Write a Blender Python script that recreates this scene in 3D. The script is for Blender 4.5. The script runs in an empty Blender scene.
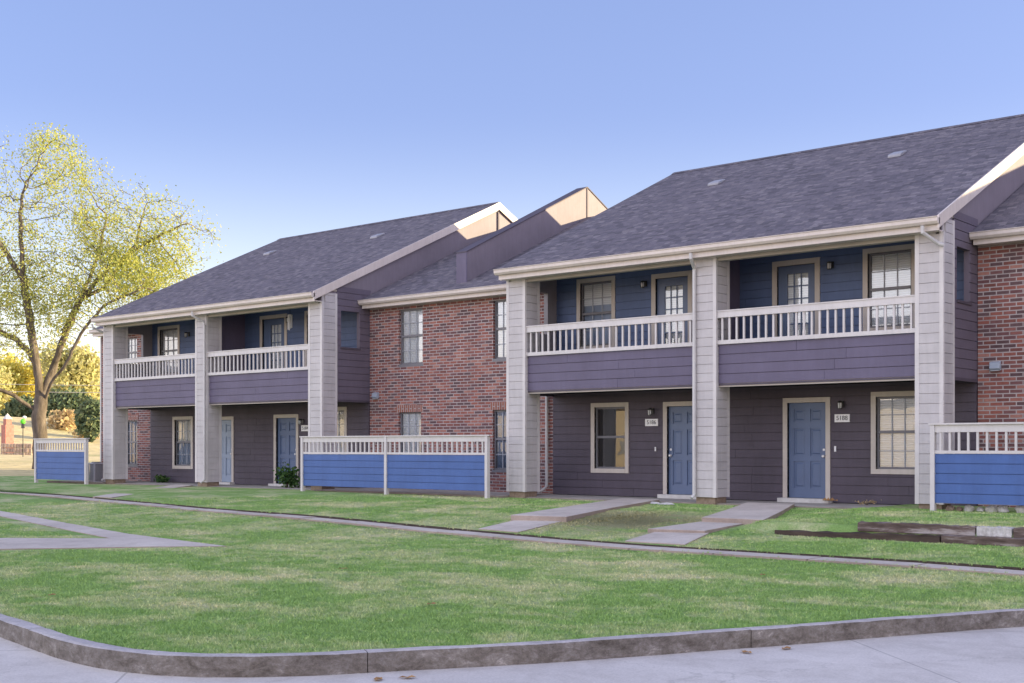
import bpy, bmesh, math, random
import numpy as np
from mathutils import Vector, Matrix
random.seed(7); RNG=np.random.default_rng(7)
scn=bpy.context.scene
C=scn.collection
R=math.radians
# ------------------------------------------------------------------ materials
def newmat(name):
    m=bpy.data.materials.new(name); m.use_nodes=True
    nt=m.node_tree; b=nt.nodes['Principled BSDF']
    return m,nt,b
def nd(nt,t,**kw):
    n=nt.nodes.new(t)
    for k,v in kw.items():
        if k in n.inputs: n.inputs[k].default_value=v
        else: setattr(n,k,v)
    return n
def ramp(nt,fac,stops,interp='LINEAR'):
    r=nt.nodes.new('ShaderNodeValToRGB'); r.color_ramp.interpolation=interp
    e=r.color_ramp.elements
    while len(e)>1: e.remove(e[-1])
    e[0].position=stops[0][0]; e[0].color=(*stops[0][1],1)
    for p,c in stops[1:]:
        q=e.new(p); q.color=(*c,1)
    nt.links.new(fac,r.inputs[0]); return r.outputs[0]
def noise(nt,scale,detail=4,rough=.6,vec=None,out=0,dist=0):
    n=nt.nodes.new('ShaderNodeTexNoise'); n.inputs['Scale'].default_value=scale
    n.inputs['Detail'].default_value=detail; n.inputs['Roughness'].default_value=rough
    n.inputs['Distortion'].default_value=dist
    if vec is not None: nt.links.new(vec,n.inputs['Vector'])
    return n.outputs[out]
def mixc(nt,fac,a,b,mode='MIX'):
    m=nt.nodes.new('ShaderNodeMix'); m.data_type='RGBA'; m.blend_type=mode
    for s,v in ((0,fac),(6,a),(7,b)):
        if isinstance(v,(int,float)): m.inputs[s].default_value=v
        elif isinstance(v,tuple): m.inputs[s].default_value=(*v,1)
        else: nt.links.new(v,m.inputs[s])
    return m.outputs[2]
def math_(nt,op,a,b=0.0,clamp=False):
    m=nt.nodes.new('ShaderNodeMath'); m.operation=op; m.use_clamp=clamp
    for i,v in ((0,a),(1,b)):
        if isinstance(v,(int,float)): m.inputs[i].default_value=v
        else: nt.links.new(v,m.inputs[i])
    return m.outputs[0]
def bump(nt,b,h,strength=.3,dist=.01):
    n=nt.nodes.new('ShaderNodeBump'); n.inputs['Strength'].default_value=strength; n.inputs['Distance'].default_value=dist
    nt.links.new(h,n.inputs['Height']); nt.links.new(n.outputs[0],b.inputs['Normal'])
def objco(nt):
    return nt.nodes.new('ShaderNodeTexCoord').outputs['Object']
def mapping(nt,vec,scale=(1,1,1),rot=(0,0,0)):
    m=nt.nodes.new('ShaderNodeMapping'); m.inputs['Scale'].default_value=scale; m.inputs['Rotation'].default_value=rot
    nt.links.new(vec,m.inputs['Vector']); return m.outputs[0]
def paint(name,col,rough=.6,var=.12,streak=True,spec=.35):
    m,nt,b=newmat(name); co=objco(nt)
    n1=noise(nt,1.3,5,.65,co)
    v=mapping(nt,co,(6,6,.7)); n2=noise(nt,2.0,5,.7,v)
    dark=tuple(c*(1-var*1.6) for c in col); lite=tuple(min(1,c*(1+var)) for c in col)
    c1=ramp(nt,n1,[(.3,dark),(.7,lite)])
    if streak:
        c2=ramp(nt,n2,[(.35,(.92,.915,.91)),(.6,(1.02,1.02,1.02))]); c1=mixc(nt,.8,c1,c2,'MULTIPLY')
    nt.links.new(c1,b.inputs['Base Color']); b.inputs['Roughness'].default_value=rough
    b.inputs['Specular IOR Level'].default_value=spec
    g=noise(nt,60,3,.6,mapping(nt,co,(.6,.6,4))); bump(nt,b,g,.25,.002)
    return m
M={}
M['siding']=paint('light_siding_paint',(.455,.425,.44),.6,.08)
M['trim']=paint('light_trim_paint',(.545,.51,.515),.55,.06)
M['eave']=paint('eave_paint',(.60,.525,.50),.5,.06)
M['tan']=paint('tan_trim_paint',(.48,.425,.39),.55,.06)
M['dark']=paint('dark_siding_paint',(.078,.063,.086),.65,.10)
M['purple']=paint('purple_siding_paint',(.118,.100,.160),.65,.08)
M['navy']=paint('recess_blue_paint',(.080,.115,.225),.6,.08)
M['inner']=paint('recess_side_paint',(.24,.22,.24),.6,.08)
M['side']=paint('side_wall_paint',(.125,.103,.140),.65,.08)
M['gable']=paint('gable_paint',(.20,.17,.205),.65,.06)
M['fence']=paint('blue_fence_paint',(.058,.115,.315),.55,.09)
M['door']=paint('blue_door_paint',(.092,.130,.235),.45,.07,False,.5)
M['paledoor']=paint('pale_door_paint',(.22,.27,.37),.45,.07,False,.5)
M['sash']=paint('dark_sash_paint',(.15,.145,.165),.4,.05,False)
M['muntin']=paint('muntin_paint',(.34,.35,.40),.5,.05,False)
M['pipe']=paint('pipe_paint',(.50,.48,.49),.45,.06)
M['hull']=paint('unlit_interior',(.05,.045,.05),.9,.05,False)  # near black: darkness of unlit rooms put into the colour
M['ceiling']=paint('soffit_paint',(.42,.37,.34),.8,.06,False)
M['black']=paint('black_metal',(.02,.02,.022),.4,.05,False,.5)
M['plate']=paint('white_plate',(.72,.70,.72),.4,.03,False)
M['ink']=paint('black_ink',(.03,.03,.04),.6,.02,False)
M['lampmetal']=paint('wall_pack_metal',(.32,.36,.44),.4,.05,False)
M['acmetal']=paint('condenser_metal',(.6,.58,.62),.5,.06)
M['grille']=paint('condenser_grille',(.10,.10,.11),.5,.06)
M['vent']=paint('roof_vent_metal',(.29,.29,.33),.5,.06)

def mk_curtain(name,col,slats=True):
    m,nt,b=newmat(name); co=objco(nt)
    if slats:
        w=nt.nodes.new('ShaderNodeTexWave'); w.wave_type='BANDS'; w.bands_direction='Z'; w.inputs['Scale'].default_value=6.5
        nt.links.new(co,w.inputs['Vector']); 
        c=ramp(nt,w.outputs[1],[(.0,tuple(x*.82 for x in col)),(.35,col),(1,col)]); nt.links.new(c,b.inputs['Base Color'])
        bump(nt,b,w.outputs[1],.6,.01)
    else: b.inputs['Base Color'].default_value=(*col,1)
    b.inputs['Roughness'].default_value=.7
    return m
M['blind']=mk_curtain('white_blind',(.86,.87,.90)); M['blindtan']=mk_curtain('cream_blind',(.80,.76,.70))
M['curtain']=mk_curtain('blue_grey_curtain',(.36,.42,.55),False)
M['darkin']=mk_curtain('dark_room',(.03,.028,.03),False)  # near-black colour stands for the unlit room behind the glass
def mk_glass():
    m=bpy.data.materials.new('window_glass'); m.use_nodes=True; nt=m.node_tree; nt.nodes.clear()
    o=nt.nodes.new('ShaderNodeOutputMaterial'); mx=nt.nodes.new('ShaderNodeMixShader')
    t=nt.nodes.new('ShaderNodeBsdfTransparent'); t.inputs[0].default_value=(.95,.97,.98,1)
    g=nt.nodes.new('ShaderNodeBsdfGlossy'); g.inputs['Roughness'].default_value=.01; g.inputs['Color'].default_value=(.93,.95,1,1)
    f=nt.nodes.new('ShaderNodeFresnel'); f.inputs['IOR'].default_value=2.1
    bp=nt.nodes.new('ShaderNodeBump'); bp.inputs['Strength'].default_value=.12; bp.inputs['Distance'].default_value=.02
    n=noise(nt,1.4,1,.5,objco(nt)); nt.links.new(n,bp.inputs['Height']); nt.links.new(bp.outputs[0],g.inputs['Normal'])
    nt.links.new(f.outputs[0],mx.inputs[0]); nt.links.new(t.outputs[0],mx.inputs[1]); nt.links.new(g.outputs[0],mx.inputs[2]); nt.links.new(mx.outputs[0],o.inputs[0])
    return m
M['glass']=mk_glass()
def mk_brick(name,vertical=False):
    m,nt,b=newmat(name); co=objco(nt)
    sx=nt.nodes.new('ShaderNodeSeparateXYZ'); nt.links.new(co,sx.inputs[0])
    cb=nt.nodes.new('ShaderNodeCombineXYZ')
    s=math_(nt,'ADD',sx.outputs[0],sx.outputs[1])
    nt.links.new(s,cb.inputs[1 if vertical else 0]); nt.links.new(sx.outputs[2],cb.inputs[0 if vertical else 1])
    br=nt.nodes.new('ShaderNodeTexBrick'); br.inputs['Scale'].default_value=1
    br.inputs['Brick Width'].default_value=.255; br.inputs['Row Height'].default_value=.081
    br.inputs['Mortar Size'].default_value=.0125; br.inputs['Mortar Smooth'].default_value=.25
    br.inputs['Color1'].default_value=(0,0,0,1); br.inputs['Color2'].default_value=(1,1,1,1); br.inputs['Mortar'].default_value=(.5,.5,.5,1)
    nt.links.new(cb.outputs[0],br.inputs['Vector'])
    col=ramp(nt,br.outputs[0],[(0,(.12,.07,.075)),(.12,(.20,.08,.07)),(.27,(.29,.105,.085)),(.42,(.16,.075,.08)),(.52,(.33,.135,.11)),(.64,(.135,.08,.085)),(.72,(.25,.10,.09)),(.84,(.36,.17,.14)),(.93,(.19,.09,.09)),(1,(.19,.09,.09))],'CONSTANT' )
    if vertical: col=ramp(nt,br.outputs[0],[(0,(.22,.09,.07)),(.5,(.30,.12,.085)),(1,(.24,.10,.08))])
    n=noise(nt,9,5,.7,co); col=mixc(nt,.6,col,ramp(nt,n,[(.3,(.66,.69,.69)),(.7,(1.12,1.22,1.2))]),'MULTIPLY')
    big=noise(nt,.55,3,.6,co); col=mixc(nt,.55,col,ramp(nt,big,[(.35,(.75,.72,.78)),(.65,(1.15,1.12,1.1))]),'MULTIPLY')
    mort=ramp(nt,noise(nt,3,3,.6,co),[(.3,(.30,.25,.25)),(.7,(.42,.37,.37))])
    c=mixc(nt,br.outputs[1],col,mort); nt.links.new(c,b.inputs['Base Color'])
    b.inputs['Roughness'].default_value=.85; b.inputs['Specular IOR Level'].default_value=.2
    h=math_(nt,'SUBTRACT',math_(nt,'MULTIPLY',n,.35),br.outputs[1]); bump(nt,b,h,.7,.01)
    return m
M['brick']=mk_brick('brick'); M['soldier']=mk_brick('soldier_brick',True)
def mk_shingle():
    m,nt,b=newmat('asphalt_shingles'); co=objco(nt)
    v=mapping(nt,co,(1,1.12,0)); br=nt.nodes.new('ShaderNodeTexBrick')
    br.inputs['Scale'].default_value=1; br.inputs['Brick Width'].default_value=.21; br.inputs['Row Height'].default_value=.125
    br.inputs['Mortar Size'].default_value=.006; br.inputs['Mortar Smooth'].default_value=.3; br.offset_frequency=2; br.offset=.37; br.squash=.7; br.squash_frequency=3
    br.inputs['Color1'].default_value=(0,0,0,1); br.inputs['Color2'].default_value=(1,1,1,1); br.inputs['Mortar'].default_value=(0,0,0,1)
    nt.links.new(v,br.inputs['Vector'])
    col=ramp(nt,br.outputs[0],[(0,(.090,.080,.094)),(.25,(.118,.105,.126)),(.5,(.158,.138,.160)),(.75,(.128,.113,.132)),(.9,(.19,.165,.178)),(1,(.21,.185,.205))])
    n=noise(nt,.5,4,.6,co); col=mixc(nt,.3,col,ramp(nt,n,[(.35,(.82,.82,.85)),(.65,(1.12,1.1,1.1))]),'MULTIPLY')
    g=noise(nt,90,2,.7,co); col=mixc(nt,.6,col,ramp(nt,g,[(.3,(.65,.65,.65)),(.7,(1.4,1.4,1.4))]),'MULTIPLY')
    st=noise(nt,1.0,4,.6,mapping(nt,co,(2.6,.18,.18))); col=mixc(nt,.08,col,ramp(nt,st,[(.4,(.8,.8,.82)),(.62,(1.1,1.1,1.08))]),'MULTIPLY')
    nt.links.new(col,b.inputs['Base Color']); b.inputs['Roughness'].default_value=.9; b.inputs['Specular IOR Level'].default_value=.2
    sp=nt.nodes.new('ShaderNodeSeparateXYZ'); nt.links.new(v,sp.inputs[0])
    saw=math_(nt,'FRACT',math_(nt,'DIVIDE',sp.outputs[1],.125))
    h=math_(nt,'ADD',math_(nt,'MULTIPLY',saw,-.8),math_(nt,'MULTIPLY',br.outputs[0],.6)); bump(nt,b,h,.8,.02)
    return m
M['shingle']=mk_shingle()
def grasscol(nt,co):
    # big tan worn patches + medium tone + fine straw
    a=noise(nt,.55,4,.62,mapping(nt,co,(1,1.2,1)),dist=.4); a2=noise(nt,2.4,4,.7,co); a3=noise(nt,16,3,.7,co)
    g=ramp(nt,a2,[(.25,(.19,.31,.095)),(.55,(.235,.37,.12)),(.78,(.32,.44,.17))])
    s=ramp(nt,a3,[(.3,(.47,.46,.27)),(.7,(.66,.60,.42))])
    f=math_(nt,'ADD',a,math_(nt,'MULTIPLY',math_(nt,'SUBTRACT',a2,.5),.40)); f=math_(nt,'ADD',f,math_(nt,'MULTIPLY',math_(nt,'SUBTRACT',a3,.5),.12))
    vd=nt.nodes.new('ShaderNodeVectorMath'); vd.operation='DISTANCE'; nt.links.new(co,vd.inputs[0]); vd.inputs[1].default_value=(-12.9,-4.4,-.2)
    worn=math_(nt,'MULTIPLY',math_(nt,'SUBTRACT',2.6,vd.outputs['Value']),.12,True); f0=math_(nt,'ADD',f,worn)
    f=math_(nt,'MULTIPLY',math_(nt,'SUBTRACT',f0,.45),4.2,True); f=math_(nt,'MULTIPLY',f,.85)
    s=mixc(nt,math_(nt,'MULTIPLY',worn,4,True),s,(.20,.17,.11))
    return mixc(nt,f,g,s)
def mk_lawn():
    m,nt,b=newmat('lawn_grass'); co=objco(nt)
    c=grasscol(nt,co); fine=noise(nt,70,3,.7,co); c=mixc(nt,.85,c,ramp(nt,fine,[(.32,(.6,.6,.56)),(.68,(1.3,1.3,1.26))]),'MULTIPLY')
    nt.links.new(c,b.inputs['Base Color']); b.inputs['Roughness'].default_value=.95; b.inputs['Specular IOR Level'].default_value=.1
    bump(nt,b,fine,.9,.03); return m
M['lawn']=mk_lawn()
def mk_blade():
    m,nt,b=newmat('grass_blade'); co=objco(nt); c=grasscol(nt,co)
    g=nt.nodes.new('ShaderNodeNewGeometry')
    c=mixc(nt,1,c,ramp(nt,g.outputs['Random Per Island'],[(0,(.85,.88,.8)),(.85,(1.25,1.22,1.1)),(.95,(1.7,1.5,1.4)),(1,(2.0,1.7,1.5))]),'MULTIPLY')
    nt.links.new(c,b.inputs['Base Color']); b.inputs['Roughness'].default_value=.75; b.inputs['Specular IOR Level'].default_value=.2
    return m
M['blade']=mk_blade()
def mk_field():
    m,nt,b=newmat('dry_field'); co=objco(nt)
    a=noise(nt,.09,4,.6,co); a2=noise(nt,1.1,5,.7,co)
    c=ramp(nt,a,[(.3,(.30,.30,.13)),(.45,(.50,.41,.22)),(.7,(.64,.52,.32))]); c=mixc(nt,.8,c,ramp(nt,a2,[(.3,(.6,.6,.55)),(.7,(1.3,1.3,1.2))]),'MULTIPLY')
    nt.links.new(c,b.inputs['Base Color']); b.inputs['Roughness'].default_value=.95; bump(nt,b,a2,.8,.15); return m
M['field']=mk_field()  # dry tan, paled further in place of the warm distant haze
def mk_conc(name,lo,hi,stain=.5,joint=None,crack=True):
    m,nt,b=newmat(name); co=objco(nt)
    a=noise(nt,.5,6,.65,co); f=noise(nt,45,4,.75,co); st=noise(nt,2.3,5,.7,co,dist=.6)
    c=ramp(nt,a,[(.3,lo),(.7,hi)])
    c=mixc(nt,stain,c,ramp(nt,st,[(.35,(.62,.60,.58)),(.55,(1,1,1))]),'MULTIPLY')
    c=mixc(nt,.6,c,ramp(nt,f,[(.3,(.75,.75,.75)),(.7,(1.2,1.2,1.2))]),'MULTIPLY')
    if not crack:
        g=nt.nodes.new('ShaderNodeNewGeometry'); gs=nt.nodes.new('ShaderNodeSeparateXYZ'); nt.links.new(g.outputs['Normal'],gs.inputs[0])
        fz=math_(nt,'MULTIPLY',math_(nt,'SUBTRACT',gs.outputs[2],.5),3,True); c=mixc(nt,fz,mixc(nt,1,c,(.66,.60,.57),'MULTIPLY'),c)  # upright sides darkened in the colour for shade and dirt
    if joint:
        br=nt.nodes.new('ShaderNodeTexBrick'); br.offset=0; br.inputs['Scale'].default_value=1; br.inputs['Brick Width'].default_value=joint[0]; br.inputs['Row Height'].default_value=joint[1]
        br.inputs['Mortar Size'].default_value=.012; br.inputs['Mortar Smooth'].default_value=.4
        v=mapping(nt,co,(1,1,0),(0,0,joint[2])); 
        wob=noise(nt,1.2,3,.5,co,out=1); vv=nt.nodes.new('ShaderNodeVectorMath'); vv.operation='MULTIPLY_ADD'; nt.links.new(wob,vv.inputs[0]); vv.inputs[1].default_value=(.03,.03,0); nt.links.new(v,vv.inputs[2])
        nt.links.new(vv.outputs[0],br.inputs['Vector'])
        c=mixc(nt,math_(nt,'MULTIPLY',br.outputs[1],.4),c,(.14,.13,.125))
    if crack:
        vo=nt.nodes.new('ShaderNodeTexVoronoi'); vo.feature='DISTANCE_TO_EDGE'; vo.inputs['Scale'].default_value=.28
        wv=nt.nodes.new('ShaderNodeVectorMath'); wv.operation='MULTIPLY_ADD'; nt.links.new(noise(nt,1.5,5,.7,co,out=1),wv.inputs[0]); wv.inputs[1].default_value=(1.2,1.2,0); nt.links.new(co,wv.inputs[2]); nt.links.new(wv.outputs[0],vo.inputs['Vector'])
        k=ramp(nt,vo.outputs[0],[(0,(1,1,1)),(.004,(0,0,0))]); c=mixc(nt,math_(nt,'MULTIPLY',k,.22),c,(.06,.055,.05))
    nt.links.new(c,b.inputs['Base Color']); b.inputs['Roughness'].default_value=.88; b.inputs['Specular IOR Level'].default_value=.25
    bump(nt,b,math_(nt,'ADD',f,st),.45,.006); return m
M['road']=mk_conc('road_concrete',(.50,.455,.43),(.66,.605,.57),.35,(6.2,4.6,R(-47)),True)
M['walk']=mk_conc('walk_concrete',(.42,.36,.325),(.58,.51,.46),.4,None,False)
M['slab']=mk_conc('porch_concrete',(.30,.27,.25),(.44,.40,.37),.5,None,False)
def mk_curb():
    m,nt,b=newmat('curb_concrete'); co=objco(nt)
    n=noise(nt,5,8,.82,mapping(nt,co,(1,1,1.8)),dist=.3); f=noise(nt,40,4,.75,co); big=noise(nt,.7,3,.5,co)
    sp=nt.nodes.new('ShaderNodeSeparateXYZ'); nt.links.new(co,sp.inputs[0])
    top=(.52,.47,.46); c=ramp(nt,n,[(.34,(.13,.11,.09)),(.48,(.27,.24,.215)),(.58,(.38,.35,.33)),(.66,(.64,.60,.57))])
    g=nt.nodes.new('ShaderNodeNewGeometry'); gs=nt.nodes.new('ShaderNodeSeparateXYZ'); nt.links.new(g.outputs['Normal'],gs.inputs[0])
    # upright face darker and blotchier, top paler, picked by surface normal
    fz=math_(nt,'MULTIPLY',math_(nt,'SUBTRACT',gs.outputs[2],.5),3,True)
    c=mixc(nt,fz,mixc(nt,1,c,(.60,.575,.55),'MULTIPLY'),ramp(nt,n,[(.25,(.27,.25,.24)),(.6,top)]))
    c=mixc(nt,.6,c,ramp(nt,f,[(.3,(.7,.7,.7)),(.7,(1.25,1.25,1.25))]),'MULTIPLY'); c=mixc(nt,.5,c,ramp(nt,big,[(.4,(.8,.8,.85)),(.6,(1.1,1.1,1.1))]),'MULTIPLY')
    nt.links.new(c,b.inputs['Base Color']); b.inputs['Roughness'].default_value=.9; bump(nt,b,math_(nt,'ADD',n,f),.6,.012); return m
M['curb']=mk_curb()
def mk_simple(name,stops,scale=3,rough=.85,bs=.5,bd=.01,stretch=(1,1,1)):
    m,nt,b=newmat(name); co=objco(nt); n=noise(nt,scale,6,.7,mapping(nt,co,stretch))
    nt.links.new(ramp(nt,n,stops),b.inputs['Base Color']); b.inputs['Roughness'].default_value=rough; b.inputs['Specular IOR Level'].default_value=.2; bump(nt,b,n,bs,bd); return m
M['bark']=mk_simple('bark',[(.35,(.07,.055,.045)),(.6,(.16,.13,.11)),(.75,(.25,.21,.17))],5,.95,1,.05,(1,1,.25))
M['timber']=mk_simple('weathered_timber',[(.36,(.06,.042,.036)),(.5,(.13,.095,.085)),(.57,(.28,.24,.23)),(.7,(.44,.41,.42))],1.6,.9,.7,.02,(.5,4,4))
M['darktimber']=mk_simple('dark_timber',[(.3,(.03,.022,.02)),(.6,(.085,.06,.05)),(.85,(.2,.17,.16))],2.2,.9,.7,.02,(.5,4,4))
M['stone']=mk_simple('pale_stone',[(.3,(.30,.28,.27)),(.7,(.6,.58,.57))],12,.85,.6,.01)
M['darkstone']=mk_simple('brown_stone',[(.3,(.13,.09,.07)),(.7,(.30,.23,.19))],12,.85,.6,.01)
M['plinth']=mk_simple('plinth_block',[(.3,(.17,.12,.09)),(.7,(.30,.23,.18))],9,.9,.5,.01)
M['soil']=mk_simple('soil',[(.3,(.03,.022,.017)),(.7,(.08,.06,.045))],14,.95,.8,.02)
M['deadleaf']=mk_simple('dead_leaf',[(.3,(.22,.11,.05)),(.7,(.45,.27,.12))],20,.8,.2,.003)
M['wood']=mk_simple('pole_wood',[(.3,(.12,.09,.07)),(.7,(.22,.18,.14))],6,.9,.4,.01,(1,1,.2))
M['wire']=mk_simple('cable_sheath',[(.3,(.35,.33,.30)),(.7,(.45,.43,.40))],6,.5,.1,.001)
M['redbrick']=mk_simple('pier_masonry',[(.3,(.30,.12,.10)),(.7,(.42,.20,.17))],6,.9,.4,.01)
M['cap']=mk_simple('pier_cap',[(.3,(.45,.43,.42)),(.7,(.6,.58,.57))],6,.9,.4,.01)
M['fieldstone']=mk_simple('wall_fieldstone',[(.3,(.26,.19,.16)),(.55,(.36,.27,.22)),(.8,(.5,.42,.34))],2.5,.9,.8,.04)
M['green']=mk_simple('green_plastic',[(.3,(.07,.42,.03)),(.7,(.12,.55,.05))],4,.4,.1,.003)
M['whiteplastic']=mk_simple('white_plastic',[(.3,(.6,.6,.62)),(.7,(.75,.75,.77))],4,.4,.1,.003)
M['tanwall']=mk_simple('tan_render',[(.3,(.52,.43,.33)),(.7,(.62,.53,.42))],2,.9,.3,.01)
def mk_leaf(name,stops,trans=.45):
    m=bpy.data.materials.new(name); m.use_nodes=True; nt=m.node_tree; nt.nodes.clear()
    o=nt.nodes.new('ShaderNodeOutputMaterial'); g=nt.nodes.new('ShaderNodeNewGeometry')
    c=ramp(nt,g.outputs['Random Per Island'],stops)
    d=nt.nodes.new('ShaderNodeBsdfDiffuse'); t=nt.nodes.new('ShaderNodeBsdfTranslucent'); mx=nt.nodes.new('ShaderNodeMixShader'); mx.inputs[0].default_value=trans
    nt.links.new(c,d.inputs[0]); nt.links.new(c,t.inputs[0]); nt.links.new(d.outputs[0],mx.inputs[1]); nt.links.new(t.outputs[0],mx.inputs[2]); nt.links.new(mx.outputs[0],o.inputs[0]); return m
M['leafy']=mk_leaf('yellow_green_leaves',[(0,(.32,.37,.10)),(.3,(.54,.52,.15)),(.6,(.40,.46,.14)),(.8,(.68,.61,.18)),(1,(.25,.32,.11))],.6)
M['leafyellow']=mk_leaf('gold_leaves',[(0,(.62,.54,.12)),(.5,(.78,.66,.18)),(1,(.50,.50,.14))],.55)
M['leafdark']=mk_leaf('dark_green_leaves',[(0,(.08,.12,.075)),(.5,(.12,.16,.095)),(1,(.20,.22,.12))],.2)
M['leafpale']=mk_leaf('pale_green_leaves',[(0,(.42,.42,.20)),(.5,(.58,.54,.24)),(1,(.66,.60,.34))],.5)  # leaf colour paled to stand for distant haze and glow
M['leafshrub']=mk_leaf('shrub_leaves',[(0,(.03,.07,.025)),(.5,(.06,.12,.04)),(1,(.11,.17,.06))],.3)
M['leaftan']=mk_leaf('dry_brush_leaves',[(0,(.48,.34,.18)),(.5,(.58,.44,.25)),(1,(.42,.36,.2))],.4)
# ------------------------------------------------------------------ mesh helpers
WL={}   # world base of every tree of parts
class MB:
    def __init__(s): s.v=[]; s.f=[]
    def add(s,vs,fs):
        n=len(s.v); s.v+= [tuple(p) for p in vs]; s.f+=[tuple(i+n for i in f) for f in fs]; return s
    def box(s,x0,x1,y0,y1,z0,z1):
        if x1<x0:x0,x1=x1,x0
        if y1<y0:y0,y1=y1,y0
        if z1<z0:z0,z1=z1,z0
        vs=[(x0,y0,z0),(x1,y0,z0),(x1,y1,z0),(x0,y1,z0),(x0,y0,z1),(x1,y0,z1),(x1,y1,z1),(x0,y1,z1)]
        return s.add(vs,[(0,3,2,1),(4,5,6,7),(0,1,5,4),(1,2,6,5),(2,3,7,6),(3,0,4,7)])
    def prism(s,poly,a0,a1,axis='x'):
        n=len(poly)
        def P(a,p): return (a,p[0],p[1]) if axis=='x' else ((p[0],a,p[1]) if axis=='y' else (p[0],p[1],a))
        vs=[P(a0,p) for p in poly]+[P(a1,p) for p in poly]
        fs=[tuple(range(n)),tuple(range(2*n-1,n-1,-1))]+[(i,(i+1)%n,n+(i+1)%n,n+i) for i in range(n)]
        return s.add(vs,fs)
    def tube(s,pts,rad,n=8,cap=True):
        pts=[Vector(p) for p in pts]; base=len(s.v); k=len(pts)
        if not hasattr(rad,'__len__'): rad=[rad]*k
        up=Vector((0,0,1)); prev=None
        for i,p in enumerate(pts):
            d=(pts[min(i+1,k-1)]-pts[max(i-1,0)])
            d=d.normalized() if d.length>1e-9 else up
            a=(prev-d*prev.dot(d)) if prev is not None else d.orthogonal()
            a=a.normalized() if a.length>1e-6 else d.orthogonal().normalized()
            prev=a; b=d.cross(a)
            for j in range(n):
                t=2*math.pi*j/n; q=p+(a*math.cos(t)+b*math.sin(t))*rad[i]; s.v.append(tuple(q))
        for i in range(k-1):
            for j in range(n):
                s.f.append((base+i*n+j,base+i*n+(j+1)%n,base+(i+1)*n+(j+1)%n,base+(i+1)*n+j))
        if cap: s.f.append(tuple(base+j for j in range(n))[::-1]); s.f.append(tuple(base+(k-1)*n+j for j in range(n)))
        return s
    def blob(s,c,r,seed=0,amp=.25,rings=5,seg=8):
        rg=random.Random(seed); base=len(s.v); vs=[]
        for i in range(rings+1):
            th=math.pi*i/rings
            for j in range(seg):
                ph=2*math.pi*j/seg; k=1+(rg.random()-.5)*2*amp*(0 if i in(0,rings) else 1)
                vs.append((c[0]+r[0]*k*math.sin(th)*math.cos(ph),c[1]+r[1]*k*math.sin(th)*math.sin(ph),c[2]+r[2]*k*math.cos(th)))
        fs=[]
        for i in range(rings):
            for j in range(seg): fs.append((i*seg+j,(i+1)*seg+j,(i+1)*seg+(j+1)%seg,i*seg+(j+1)%seg))
        return s.add(vs,fs)
    def build(s,name,mat,parent=None,smooth=False,bevel=0,loc=(0,0,0),recalc=True):
        if not s.v: return None
        o0=Vector(WL[parent.name]) if parent is not None else Vector(loc)
        me=bpy.data.meshes.new(name); me.from_pydata([tuple(Vector(p)-o0) for p in s.v],[],s.f)
        if recalc:
            bm=bmesh.new(); bm.from_mesh(me); bmesh.ops.recalc_face_normals(bm,faces=bm.faces); bm.to_mesh(me); bm.free()
        me.materials.append(mat if not isinstance(mat,str) else M[mat])
        if smooth: me.polygons.foreach_set('use_smooth',[True]*len(me.polygons))
        ob=bpy.data.objects.new(name,me); C.objects.link(ob)
        if parent is not None: ob.parent=parent; WL[ob.name]=WL[parent.name]
        else: ob.location=loc; WL[ob.name]=tuple(loc)
        if bevel:
            md=ob.modifiers.new('bevel','BEVEL'); md.width=bevel; md.segments=2; md.limit_method='ANGLE'
        return ob
def empty(name,loc):
    o=bpy.data.objects.new(name,None); C.objects.link(o); o.location=loc; o.empty_display_size=.3; WL[o.name]=tuple(loc); return o
def tag(o,label=None,cat=None,group=None,kind=None):
    if label: o['label']=label
    if cat: o['category']=cat
    if group: o['group']=group
    if kind: o['kind']=kind
    return o
def copy_tree(o,loc,label):
    c=o.copy(); C.objects.link(c); c.location=loc; c['label']=label
    for ch in o.children:
        d=ch.copy(); C.objects.link(d); d.parent=c
        for g in ch.children:
            e=g.copy(); C.objects.link(e); e.parent=d
    return c
def lerp(a,b,t): return a+(b-a)*t
def interp(x,pts):
    if x<=pts[0][0]: return pts[0][1]
    for (a,b),(c,d) in zip(pts,pts[1:]):
        if x<=c: return b+(d-b)*(x-a)/(c-a)
    return pts[-1][1]
def sstep(a,b,x):
    t=min(1,max(0,(x-a)/(b-a))); return t*t*(3-2*t)
# ------------------------------------------------------------------ terrain
CURB_KEYS=[(60,-8.1),(25,-8.1),(10,-8.1),(3,-8.15),(0,-8.35),(-1.6,-8.75),(-2.8,-9.4),(-3.6,-10.1),(-4.05,-10.75),(-4.68,-12.0),(-5.12,-12.95),(-5.58,-13.85),(-6.01,-14.71),(-6.44,-15.47),(-6.89,-16.15),(-7.31,-16.78),(-7.85,-17.30),(-8.55,-17.56),(-9.47,-17.54),(-10.99,-17.27),(-13.5,-16.9),(-18,-16.4),(-26,-16.1),(-40,-16),(-70,-16),(-250,-16)]
def resample(keys):
    # Catmull-Rom through the keys
    out=[]
    K=[Vector(k) for k in keys]
    for i in range(len(K)-1):
        p0=K[max(i-1,0)];p1=K[i];p2=K[i+1];p3=K[min(i+2,len(K)-1)]
        L=(p2-p1).length; n=max(2,min(14,int(L/.25)))
        for j in range(n):
            t=j/n
            if L>6 or (p1-p0).length>6: q=p1.lerp(p2,t)
            else: q=.5*((2*p1)+(p2-p0)*t+(2*p0-5*p1+4*p2-p3)*t*t+(3*p1-p0-3*p2+p3)*t**3)
            out.append((q.x,q.y,i+t))
    out.append((K[-1].x,K[-1].y,len(K)-1)); return out
CURB=resample(CURB_KEYS); CA=np.array([(c[0],c[1]) for c in CURB])
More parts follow.
